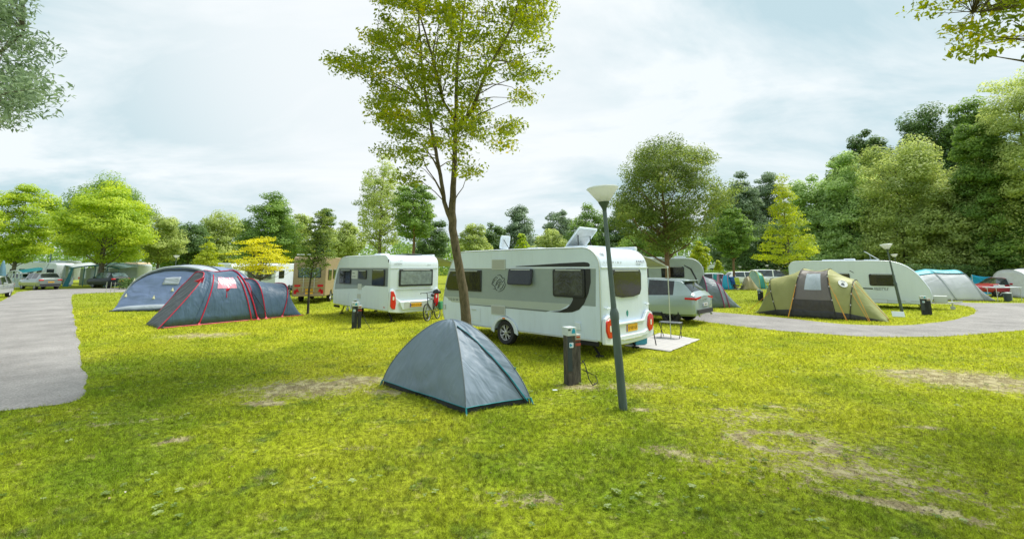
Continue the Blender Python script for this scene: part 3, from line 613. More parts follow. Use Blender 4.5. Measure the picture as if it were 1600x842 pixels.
# ---------------------------------------------------------------- trees placed by their outline, with real depth
def outline_tree(name, label, base, polyg, Y0, depth, n_cl, crad, leafL, n_leaf, leaf, stems, bark, flat=.5, asp=.5, holes=0., nrm_up=.5, limb_r=.02, skip=0.):
    root = empty(name, base, 0, label, 'tree'); bx = Vector(base)
    xs = [p[0] for p in polyg]; ys = [p[1] for p in polyg]; cen = []; cx = sum(xs)/len(xs); hwid = (max(xs)-min(xs))/2
    while len(cen) < n_cl:
        px, py = random.uniform(min(xs), max(xs)), random.uniform(min(ys), max(ys))
        if not inpoly(np.array([px]), np.array([py]), polyg)[0]: continue
        if holes and vnoise(np.array([px+500.]), np.array([py+500.]), .03, 12)[0] < holes: continue
        e = max(.15, 1-((px-cx)/hwid)**2)**.5; cen.append(D(px, py, Y0+random.uniform(-1, 1)*depth*e)-bx)
    sp = []      # points along the stems that carry limbs
    mb = MB()
    for pts, rs in stems:
        pts = [Vector(p)-bx for p in pts]
        P = []; Rs = []
        for i in range(len(pts)-1):
            for k in range(5):
                t = k/5; p0 = pts[max(i-1, 0)]; p1 = pts[i]; p2 = pts[i+1]; p3 = pts[min(i+2, len(pts)-1)]
                P.append(.5*((2*p1)+(p2-p0)*t+(2*p0-5*p1+4*p2-p3)*t*t+(3*p1-p0-3*p2+p3)*t**3)+Vector((random.gauss(0, .006), random.gauss(0, .006), 0))); Rs.append(rs[i]+(rs[i+1]-rs[i])*t)
        P.append(pts[-1]); Rs.append(rs[-1]); mb.tube(P, Rs, 14)
        sp += [(p, r) for p, r in zip(P, Rs)]
    for c in cen:
        if random.random() < skip: continue
        best = min(sp, key=lambda q: (q[0]-c).length+max(0, q[0].z-c.z+.25*math.hypot(q[0].x-c.x, q[0].y-c.y))*3+(9 if q[1] > .14 else 0))
        L = (c-best[0]).length; r0 = min(best[1]*.6, .006+limb_r*L*.45); mid = best[0].lerp(c, .5)+Vector((random.gauss(0, .07), random.gauss(0, .07), .05))*L
        pp = [best[0], best[0].lerp(mid, .55)+Vector((0, 0, .02*L)), mid, mid.lerp(c, .5)+Vector((0, 0, .03*L)), c]
        mb.tube(pp, [r0, r0*.8, r0*.6, r0*.4, .003], 5, cap=False)
    mb.build('trunk', BK[bark], root, smooth=60)
    cen = np.array([tuple(c) for c in cen]); cr_ = crad*(.6+.8*rng.random(len(cen))); idx = rng.choice(len(cen), n_leaf, p=cr_**2/(cr_**2).sum())
    d = rng.normal(size=(n_leaf, 3)); d /= np.linalg.norm(d, axis=1, keepdims=True); d *= (rng.random(n_leaf)**.6)[:, None]; d[:, 2] *= flat
    P = cen[idx]+d*cr_[idx][:, None]*1.3
    Nr = np.array([0, 0, nrm_up])+rng.normal(size=(n_leaf, 3))*.5
    me = leaf_mesh('crown', P, Nr, leafL, leafL*asp, rng.random(len(cen))[idx]*.55+rng.random(n_leaf)*.45, LM[leaf]); o = bpy.data.objects.new('crown', me); C.objects.link(o); o.parent = root
    return root
YT = 11.0
d_ = lambda x, y, dy=0.: tuple(D(x, y, YT+dy))
tb = G(729, 556); tb = Vector((D(729, 540, YT).x, YT, 0))
outline_tree('beech_tree', 'tall forked beech standing between the small tent and the big caravan', tb,
  [(508, 94), (530, 90), (562, 70), (545, 20), (555, -60), (600, -160), (680, -210), (760, -190), (830, -120), (860, -40), (862, 25), (848, 60), (852, 112), (825, 128), (830, 162), (812, 175), (822, 195), (790, 200), (802, 226), (778, 248), (745, 250), (742, 278), (722, 262), (700, 250), (690, 225), (672, 244), (650, 250), (646, 296), (634, 290), (630, 258), (595, 232), (600, 200), (585, 165), (556, 150), (553, 118), (528, 112)],
  YT, 2.4, 520, .29, .088, 52000, 'beech',
  [((tuple(tb), d_(727, 480), d_(716, 410), d_(706, 345), d_(709, 280), d_(712, 200), d_(714, 110), d_(724, 20), d_(735, -80)), (.15, .115, .102, .098, .068, .052, .042, .03, .012)),
   ((d_(706, 352), d_(695, 315), d_(686, 262, .1), d_(672, 190, .3), d_(661, 120, .4), d_(655, 40, .5), d_(650, -60, .6)), (.058, .052, .046, .039, .031, .022, .01)),
   ((d_(712, 205), d_(738, 170, -.3), d_(762, 110, -.6), d_(800, 40, -.9), (d_(815, -30, -1.))), (.055, .045, .035, .025, .01)),
   ((d_(672, 185, .3), d_(640, 130, 0), d_(615, 85, -.3), d_(590, 60, -.5)), (.035, .028, .02, .01)),
   ((d_(712, 190), d_(690, 150, -.5), d_(670, 70, -.9), d_(640, -20, -1.2)), (.04, .032, .025, .01))], 'mossy', flat=.45, asp=.5, holes=.27, skip=.6, limb_r=.013)
# beech whose lowest boughs hang in at the top right
bR = Vector((10.2, 6.4, 0)); e_ = lambda x, y, Y: tuple(D(x, y, Y))
outline_tree('beech_tree', 'beech reaching in from beyond the top right corner with low hanging leafy twigs', bR,
  [(1436, 2), (1450, 22), (1470, 45), (1492, 72), (1505, 98), (1530, 88), (1548, 98), (1570, 68), (1600, 72), (1680, 90), (1850, 60), (1900, -150), (1700, -330), (1520, -260), (1440, -120)],
  6.4, 1.5, 330, .2, .082, 20000, 'beech',
  [((tuple(bR), (10.1, 6.4, 2.5), (9.8, 6.4, 5), (9.4, 6.3, 8)), (.26, .2, .17, .08)),
   (((9.95, 6.4, 3.9), e_(1700, 0, 6.4), e_(1600, 10, 6.4), e_(1520, 20, 6.2)), (.08, .05, .03, .01)),
   (((9.8, 6.4, 4.6), e_(1700, -120, 6.6), e_(1560, -80, 6.6), e_(1480, -20, 6.4)), (.08, .05, .03, .01))], 'mossy', flat=.4)
bL = Vector((-20.5, 14.5, 0))
outline_tree('willow_tree', 'grey green willow crown leaning in at the top left corner', bL,
  [(-30, -260), (10, -150), (25, -20), (38, 15), (58, 50), (62, 90), (72, 105), (62, 125), (74, 150), (48, 170), (20, 175), (12, 205), (-60, 190), (-320, 150), (-420, -50), (-300, -260)],
  14.5, 2.6, 420, .55, .21, 52000, 'willow',
  [((tuple(bL), (-20.4, 14.5, 3), (-20, 14.5, 6.5), (-19.5, 14.4, 11)), (.38, .3, .22, .08)),
   (((-20.2, 14.5, 4.5), (-18.6, 14.3, 6.3), (-17, 14.2, 7.6)), (.14, .09, .03)), (((-20, 14.5, 6.4), (-18.2, 14.6, 8.6), (-16.6, 14.5, 10)), (.12, .08, .03))], 'grey', flat=.6, asp=.3)
# ================================================================ wheels, windows, vehicles
def wheel(parent, x, y, r, w, spokes=7, out=1, cols=None, name='wheel'):
    """out = +1: outer face towards +y"""
    wh = MB().lathe([(r*.62, -w*.42), (r*.9, -w*.5), (r*.98, -w*.38), (r, 0), (r*.98, w*.38), (r*.9, w*.5), (r*.64, w*.42), (r*.60, w*.2), (r*.60, -w*.2)], (x, y, r), 'y', 28, closed=True).build('tyre', blackr, None, smooth=40)
    e = bpy.data.objects.new(name, None); C.objects.link(e); e.parent = parent; wh.parent = e; wh.name = 'tyre'
    rm, dk = cols or (rimm, darkm); mb = MB()
    s = out
    mb.lathe([(r*.63, s*w*.44), (r*.60, s*w*.40), (r*.58, s*w*.1)], (x, y, r), 'y', 28, 0)
    mb.lathe([(r*.58, s*w*.02), (0.001, s*w*.02)], (x, y, r), 'y', 20, 1)
    mb.lathe([(r*.14, s*w*.22), (r*.14, s*w*.40), (r*.08, s*w*.43), (.001, s*w*.43)], (x, y, r), 'y', 12, 0)
    for k in range(spokes):
        a = 2*math.pi*k/spokes+.2
        for da in (-.13, .13):
            p = [(x+r*q*math.cos(a+da*f), y+s*w*h, r+r*q*math.sin(a+da*f)) for q, h, f in ((.10, .33, 1.2), (.38, .36, .8), (.60, .38, 1.3))]
            mb.tube(p, [r*.05, r*.035, r*.045], 5, 0)
    mb.build('rim', [rm, dk], e, smooth=40)
    return e
def window(parent, fr, x0, y0, x1, y1, gl=None, n=.006, r=.06, fw=.035, t=.03, name='window', frame=None, tilt=0., poly=None):
    """acrylic hinged window: dark raised surround and pane"""
    f2 = fr
    if tilt:
        Vv = fr.V*math.cos(tilt)-fr.N*math.sin(tilt); f2 = Fr(fr(0, y1, n+.02), fr.U, Vv); f2.O = f2.O-f2.V*y1; n = 0.
    P = poly or rrect(x0, y0, x1, y1, r)
    fo = MB().slab(P, f2, n, t).build(name, frame or blackp, parent, smooth=30, bevel=.008)
    cx = sum(p[0] for p in P)/len(P); cy = sum(p[1] for p in P)/len(P); W_ = max(p[0] for p in P)-min(p[0] for p in P); H_ = max(p[1] for p in P)-min(p[1] for p in P)
    Q = [(cx+(a-cx)*(1-2*fw/W_), cy+(b-cy)*(1-2*fw/H_)) for a, b in P]
    MB().slab(Q, f2, n+t+.0005, .004).build('pane', gl or winglass, fo)
    if H_ > .3: a0, a1, b1 = min(p[0] for p in P)+W_*.1, max(p[0] for p in P)-W_*.1, max(p[1] for p in P); MB().slab([(a0, b1-.035), (a1, b1-.035), (a1, b1-.012), (a0, b1-.012)], f2, n+t+.001, .006).build('highlight_rail', alut, fo)  # pale top strip stands in for the highlight along the frame
    return fo
def offset(P, d):
    o = []; n = len(P)
    for i in range(n):
        a, b, c = Vector(P[i-1]), Vector(P[i]), Vector(P[(i+1) % n]); e1 = (b-a).normalized(); e2 = (c-b).normalized()
        nn = Vector((-e1.y-e2.y, e1.x+e2.x)); L = nn.length; nn = nn/L if L > 1e-6 else Vector((-e1.y, e1.x)); k = d/max(.45, L/2); o.append((b.x+nn.x*k, b.y+nn.y*k))
    return o      # CCW polygon: moves inward
def shell(prof, W, m, parent, name='body', er=.05):
    mb = MB(); n = len(prof); hw = W/2; L = []
    for y, d in ((hw, er), (hw-.012, er*.45), (hw-.035, er*.12), (hw-er*1.3, 0)): L.append((y, offset(prof, d)))
    L += [(-y, P) for y, P in L[::-1]]
    vs = [(x, y, z) for y, P in L for x, z in P]; fs = []
    for i in range(len(L)-1):
        for k in range(n): fs.append((i*n+k, i*n+(k+1) % n, (i+1)*n+(k+1) % n, (i+1)*n+k))
    mb.add(vs, fs); mb.add(vs[:n], [tuple(range(n-1, -1, -1))]); mb.add(vs[-n:], [tuple(range(n))])
    return mb.build(name, m, parent, smooth=35)
def edge_rail(prof, W, m, parent, r=.014, i0=0, i1=None):
    for s in (1, -1):
        P = offset(prof, .028); pts = [(x, s*(W/2-.006), z) for x, z in P[i0:i1]]
        MB().tube(pts, r, 6).build('edge_rail', m, parent, smooth=60)
def caravan_profile(L, H, zb=.42, rr=.45, fx=.95, arch=None, nose=.5, ar=.40, rear_lean=0.):
    """CCW in (x,z) seen from -y ... returns points, starting rear bottom, going up"""
    up = [(0.02, zb), (0, zb+.1), (0, H-rr-.25), (rear_lean*.3, H-rr)]+[(rr+rear_lean-rr*math.cos(R(a)), H-rr+rr*math.sin(R(a))) for a in (15, 30, 45, 60, 75, 90)]
    fr_ = bez((L-fx-.05, H), (L-fx*.55, H), (L-fx*.28, H-.35), (L-.05, H*nose), 8)+[(L, H*nose-.25), (L, zb+.3), (L-.12, zb+.03)]
    P = up+[(L*.4, H+.012), (L*.6, H+.012)]+fr_
    if arch: P += [(arch+ar+.02, zb)]+[(arch+ar*math.cos(R(a)), .34+ar*math.sin(R(a))) for a in range(15, 180, 15)]+[(arch-ar-.02, zb)]
    return P[::-1], len(P)
def lamp_cluster(parent, fr, poly, n=.0, t=.05, white_c=None, rear_m=None):
    o = MB().slab(poly, fr, n, t).build('tail_light', redl, parent, smooth=30, bevel=.02)
    if white_c: MB().slab(rrect(white_c[0]-.035, white_c[1]-.07, white_c[0]+.035, white_c[1]+.07, .03), fr, n+t, .006).build('indicator', whl, o)
    return o
def plate(parent, fr, cx, cz, s='57-RF-GR', w=.52, h=.115, n=.05, name='number_plate', bg=None):
    o = MB().slab(rrect(cx-w/2, cz-h/2, cx+w/2, cz+h/2, .012), fr, n, .01).build(name, bg or yplate, parent)
    MB().slab([(cx-w/2+.004, cz-h/2+.004), (cx-w/2+.05, cz-h/2+.004), (cx-w/2+.05, cz+h/2-.004), (cx-w/2+.004, cz+h/2-.004)], fr, n+.01, .001).build('plate_band', bplate, o)
    if s: text('plate_number', s, fr, cx+.025, cz-h*.27, min(h*.6, w*.148), ptxt, o, n=n+.012, align='CENTER')
    return o
def steady(parent, x, y, dx, l=.62, m=None):
    mb = MB(); mb.tube([(x, y, .44), (x+dx, y, .07)], .022, 6); mb.tube([(x, y+.05, .44), (x+dx, y+.05, .07)], .012, 5); mb.box((x+dx, y, .025), (.16, .13, .05))
    return mb.build('corner_steady', m or darkm, parent)
def drawbar(parent, L, zb=.42):
    mb = MB()
    for s in (1, -1): mb.tube([(L-.6, s*.45, zb-.02), (L+.75, s*.06, zb)], .035, 6)
    mb.tube([(L+.6, 0, zb), (L+1.1, 0, zb+.05)], .035, 6); mb.tube([(L+.72, .07, zb+.25), (L+.72, .07, .12)], .025, 8)
    mb.lathe([(.001, -.03), (.1, -.03), (.1, .03), (.001, .03)], (L+.72, .07, .1), 'y', 14)
    mb.box((L+.3, 0, zb+.16), (.5, .9, .3)); return mb.build('drawbar', alut, parent, smooth=40)

# ---------------------------------------------------------------- the big caravan
def big_caravan():
    A = G(941, 534, .42); ux = Vector((-.7228, .691)); left = Vector((-.691, -.7228)); W = 2.32; L = 5.92; H = 2.6
    o = A.xy-left*(W/2); root = empty('caravan', (o.x, o.y, 0), math.atan2(ux.y, ux.x), 'big white and grey green caravan with black swoosh, both roof windows propped open', 'caravan')
    ax = 3.13; prof, n = caravan_profile(L, H, .40, .5, .95, ax)
    shell(prof, W, white, root); edge_rail(prof, W, alut, root, .016, 13)
    S = Fr((0, W/2, 0), (-1, 0, 0)); Rr = Fr((0, 0, 0), (0, -1, 0)); Rr.O = Vector((0, W/2, 0))
    # band, cream stripe, black swoosh (paint films a few millimetres proud)
    sb = MB(); sb.slab([(-.15, 1.2), (-.12, 2.07), (-5.58, 2.07), (-5.75, 1.72), (-5.86, 1.2)], S, 0, .002)
    sb.build('side_band', greyband, root)
    MB().slab([(-.9, 1.22), (-1.2, 1.055), (-1.5, 1.02), (-4.73, 1.03), (-5.45, 1.04), (-5.80, 1.2), (-1.6, 1.215)], S, .002, .002).build('cream_stripe', beige, root)
    MB().slab([(-1.5, 1.022), (-1.66, .985), (-4.95, 1.0), (-4.95, 1.02)], S, .0045, .002).build('pinstripe', greydark, root)
    sw = [(-.30, 2.12)]+[(-.28, 2.17), (-.33, 2.215), (-.45, 2.23), (-1.2, 2.205), (-2.0, 2.165), (-2.71, 2.135), (-2.71, 2.12)]
    MB().slab(sw, S, .004, .002).build('swoosh', blackp, root)
    sw2 = [(-.27, 2.07), (-.27, 1.75), (-.34, 1.5), (-.47, 1.25), (-.62, 1.1), (-.82, 1.03), (-1.1, 1.0), (-1.5, 1.0), (-1.2, 1.04), (-.98, 1.12), (-.86, 1.22), (-.79, 1.34), (-.82, 1.4), (-1.0, 2.07)]
    MB().slab(sw2, S, .0065, .002).build('swoosh', blackp, root)
    MB().slab([(-.14, 2.075), (-5.55, 2.075), (-5.55, 2.10), (-.14, 2.10)], S, .002, .004).build('trim_line', white2, root)
    MB().slab([(-.12, .405), (-.12, .44), (-2.6, .44), (-2.6, .405)], S, .002, .01).build('sill_trim', alut, root); MB().slab([(-3.68, .405), (-3.68, .44), (-5.7, .44), (-5.7, .405)], S, .002, .01).build('sill_trim', alut, root)
    window(root, S, -.43, 1.38, -1.40, 2.06, winfilm, n=.009, fw=.055); window(root, S, -2.06, 1.63, -2.94, 2.06, winglass, n=.004, tilt=.16)
    w3 = [(-4.09, 1.40), (-4.09, 2.02), (-5.50, 2.02), (-5.62, 1.85), (-5.74, 1.5), (-5.66, 1.40)]
    window(root, S, 0, 0, 0, 0, winglass, n=.004, poly=w3)
    for (x0, x1, z0, z1) in ((3.10, 3.65, 2.04, 2.33), (3.10, 3.66, .79, 1.05)):
        g = MB().slab(rrect(-x0, z0, -x1, z1, .02), S, .004, .016).build('vent', alut, root); gm = MB()
        for k in range(9): z = z0+.035+(z1-z0-.07)*k/8; gm.slab([(-x0-.035, z-.006), (-x1+.035, z-.006), (-x1+.035, z+.006), (-x0-.035, z+.006)], S, .02, .008)
        gm.build('grille', grill, g)
    h = MB().slab(rrect(-4.12, .55, -4.98, .93, .02), S, .002, .008).build('locker_flap', white2, root); MB().slab(rrect(-4.15, .58, -4.95, .90, .02), S, .0105, .002).build('flap_panel', white, h); MB().slab(rrect(-4.3, .86, -4.5, .885, .01), S, .012, .02).build('latch', alut, h)
    MB().slab(rrect(-.58, .62, -.74, .80, .03), S, .002, .035).build('water_inlet', white2, root, bevel=.012)
    MB().slab(rrect(-5.74, .80, -5.84, .95, .02), S, .002, .03).build('power_inlet', alut, root, bevel=.01)
    # emblem line drawing: two swallow shapes made of strokes
    em = MB()
    def stroke(pts, r=.011):
        em.tube([S(-3.10-.56*(1-u), 1.43+.47*v, .006) for u, v in pts], r, 4)
    for dx_, dz_, s_ in ((0, 0, 1), (.26, -.12, 1), (.42, -.25, .9)):
        stroke([(dx_+.02, .45+dz_), (dx_+.14*s_, .72+dz_), (dx_+.32*s_, .86+dz_), (dx_+.44*s_, .80+dz_)]); stroke([(dx_+.10, .48+dz_), (dx_+.22*s_, .68+dz_), (dx_+.36*s_, .72+dz_)], .009)
    stroke([(.42, .95), (.6, 1.0), (.72, .9), (.78, .78), (.9, .82), (.93, .7), (.85, .62)]); stroke([(.93, .62), (.98, .38), (.86, .15), (.62, .02), (.5, .0)]); stroke([(.86, .45), (.78, .25), (.6, .12)])
    stroke([(0, .42), (.12, .38), (.22, .30)]); stroke([(.14, .16), (.3, .14), (.4, .05)]); stroke([(.22, .3), (.28, .18)])
    em.build('bird_emblem', dtxt, root)
    text('model_lettering', 'SÜDWIND', S, -5.62, 1.09, .07, dtxt, root, n=.008, space=1.7, sx=1.25)
    # wheel, arch, marker
    wheel(root, ax, W/2-.11, .33, .2, 7, 1); wheel(root, ax, -W/2+.11, .33, .2, 7, -1)
    for s in (1, -1):
        F = S if s == 1 else Fr((0, -W/2, 0), (1, 0, 0)); q = -1 if s == 1 else 1
        out = [(q*ax+.52*math.cos(R(a)), .33+.43*math.sin(R(a))) for a in range(-4, 185, 12)]; inn = [(q*ax+.39*math.cos(R(a)), .33+.36*math.sin(R(a))) for a in range(184, -5, -12)]
        MB().slab(out+inn, F, .0, .045).build('wheel_arch', white2, root, smooth=40, bevel=.015)
    MB().slab(rrect(-ax-.05, .70, -ax+.05, .735, .015), S, .045, .012).build('side_marker', orgl, root)
    # rear
    MB().slab([(.03, 2.085), (.03, 2.115), (2.29, 2.115), (2.29, 2.085)], Rr, .0, .02).build('rain_gutter', white2, root, bevel=.006)
    window(root, Rr, 0, 0, 0, 0, winglass, n=.004, t=.035, fw=.05, poly=[(.50, 2.05), (.44, 1.95), (.46, 1.55), (.56, 1.42), (.9, 1.37), (1.45, 1.37), (1.78, 1.42), (1.86, 1.55), (1.88, 1.95), (1.82, 2.05)])
    bm_ = MB()      # moulded bumper with horns carrying the lights
    P = [(-.01, .36), (.35, .30), (1.16, .27), (1.97, .30), (2.33, .36), (2.34, .75), (2.30, .93), (2.12, 1.0), (2.0, .97), (1.86, .80), (1.76, .76), (.56, .76), (.46, .80), (.32, .97), (.2, 1.0), (.02, .93), (-.02, .75)]
    bm_.slab(P, Rr, .002, .09); bm_.slab([(.4, .56), (.56, .50), (1.76, .50), (1.92, .56), (2.0, .42), (1.16, .36), (.32, .42)], Rr, .088, .05); bm_.slab([(.5, .74), (1.82, .74), (1.80, .80), (.52, .80)], Rr, .088, .04)
    bm_.build('rear_bumper', white2, root, smooth=35, bevel=.025)
    MB().slab([(.7, .395), (1.62, .395), (1.6, .41), (.72, .41)], Rr, .139, .004).build('reflector_line', whl, root)
    lamp_cluster(root, Rr, [(.02, .86), (.02, .66), (.10, .50), (.24, .47), (.34, .62), (.30, .84), (.18, .93)], .075, .05, (.18, .70))
    lamp_cluster(root, Rr, [(2.30, .86), (2.30, .66), (2.22, .50), (2.08, .47), (1.98, .62), (2.02, .84), (2.14, .93)], .075, .05, (2.14, .70))
    plate(root, Rr, 1.2, .645, '57-RF-GF', .54, .17, .092)
    for y in (.20, 2.12): MB().tube([Rr(y-.08, 1.17, .01), Rr(y-.07, 1.15, .06), Rr(y+.07, 1.15, .06), Rr(y+.08, 1.17, .01)], .016, 6).build('grab_handle', white2, root, smooth=50)
    bd = MB(); bd.slab([(1.12, .94), (1.16, .89), (1.20, .94), (1.21, 1.01), (1.16, 1.06), (1.11, 1.01)], Rr, .002, .004); bd.build('badge', mat('teal_badge', (.01, .22, .20), .4), root)
    Rc = Fr((.02, W/2, 0), (0, -1, 0), (.12, 0, 1))
    text('maker_lettering', 'KNAUS', Rr, 1.70, 2.225, .07, blackp, root, n=.006, space=1.2, sx=1.25); text('small_lettering', 'DESEO', Rr, 1.80, 2.17, .03, dtxt, root, n=.006)
    MB().slab(rrect(1.73, 2.165, 1.76, 2.2, .012), Rr, .003, .003).build('dot', blackp, root)
    text('model_lettering', 'SÜDWIND', Rr, .14, 2.2, .055, gtxt, root, n=.008, space=2.2, sx=1.3)
    # number 100 on the curve of the roof
    a0 = R(38); Fc = Fr((.5-.5*math.cos(a0)-.002, W/2, H-.5+.5*math.sin(a0)), (0, -1, 0), (math.sin(a0), 0, math.cos(a0)))
    text('pitch_number', '100', Fc, .12, -.04, .10, dtxt, root, n=.012, space=1.05)
    # roof furniture
    h1 = empty('roof_window', (1.25, -.1, H), 0); h1.parent = root
    fb = MB().box((0, 0, .03), (.75, .95, .09)).build('frame', white2, h1, bevel=.02)
    t = R(48); Mx = Matrix.Rotation(-t, 3, 'Y')
    # lid hinged at its front edge, raised towards the rear
    def lid(par, x0, l, w_, tt, m_g, sgn):
        f = Fr((x0, -w_/2*sgn, .08), (0, sgn, 0), (math.cos(tt)*-1 if sgn > 0 else math.cos(tt), 0, math.sin(tt)))
        P = rrect(0, 0, w_, l, .06); q = MB().slab(P, f, -.02, .035).build('lid_rim', white2, par, bevel=.01); MB().slab(rrect(.05, .05, w_-.05, l-.05, .05), f, -.027, .05).build('lid_pane', m_g, q, bevel=.004); return f
    gp = mat('tinted_acrylic_lid', (.42, .46, .47), .12, var=.15, spec=.7)
    f = lid(h1, .36, .68, .9, R(47), gp, 1)
    for u in (.16, .74): MB().tube([(.05, -.45+u, .09), f(u, .42, -.03)], .014, 6).build('strut', blackp, h1)
    h2 = empty('roof_window', (4.02, .1, H), 0); h2.parent = root; MB().box((0, 0, .02), (.42, .42, .07)).build('frame', white2, h2, bevel=.015)
    f = lid(h2, .2, .42, .42, R(80), mat('milky_lid', (.6, .65, .67), .3), 1); MB().tube([(.0, -.05, .06), f(.3, .3, -.02)], .01, 6).build('strut', blackp, h2)
    MB().box((2.6, .4, H+.03), (.4, .4, .06)).build('roof_vent', white2, root, bevel=.02)
    ac = MB(); ac.tube([(.25, -W/2-.02, H-.06), (.25, -W/2-.02, H-.06)], .01, 4)
    MB().box((2.35, -W/2+.03, H+.0), (4.1, .14, .13)).build('awning_case', white2, root, bevel=.03)
    # rolled out sun canopy on the far side
    cv = fabric('canopy_cloth', (.32, .35, .31), wr=.2, trl=.25); mb = MB(); y0, y1 = -W/2-.05, -W/2-1.85; g = []
    for i in range(9):
        for j in range(7):
            x = .3+i*.46; v = j/6; g.append((x, y0+(y1-y0)*v, 2.56-.44*v-.05*math.sin(math.pi*v)+.008*random.random()))
    mb.add(g, [(i*7+j, i*7+j+1, i*7+8+j, i*7+7+j) for i in range(8) for j in range(6)])
    o = mb.build('canopy', cv, root, smooth=60); sm = o.modifiers.new('t', 'SOLIDIFY'); sm.thickness = .004
    MB().tube([(.28, y1, 2.11), (4.0, y1, 2.11)], .03, 8).build('canopy_rail', white2, root, smooth=60)
    for x in (.3, 3.98):
        MB().tube([(x, y1, 2.1), (x, y1, .02)], .016, 8).build('canopy_leg', alu, root, smooth=60); MB().tube([(x, y0+.02, 2.45), (x, (y0+y1)/2, 2.33), (x, y1, 2.12)], .014, 6).build('canopy_arm', alu, root)
    MB().tube([(.22, y0-.0, 2.0), (.05, y0-.35, .02)], .014, 6, 0).build('brace_leg', darkm, root)
    for x in (.35, 5.2):
        for y in (-.85, .85): steady(root, x+(.25 if x < 1 else 0), y, -.32 if x < 1 else .3)
    MB().box((2.9, 0, .37), (4.6, 1.2, .06)).build('chassis', darkm, root); MB().tube([(ax, -1, .33), (ax, 1, .33)], .04, 8).build('axle', darkm, root)
    sk = MB().box((.42, W/2-.05, .36), (.6, .06, .14)).build('corner_skirt', darkm, root, bevel=.02)
    drawbar(root, L); return root
CAR1 = big_caravan()

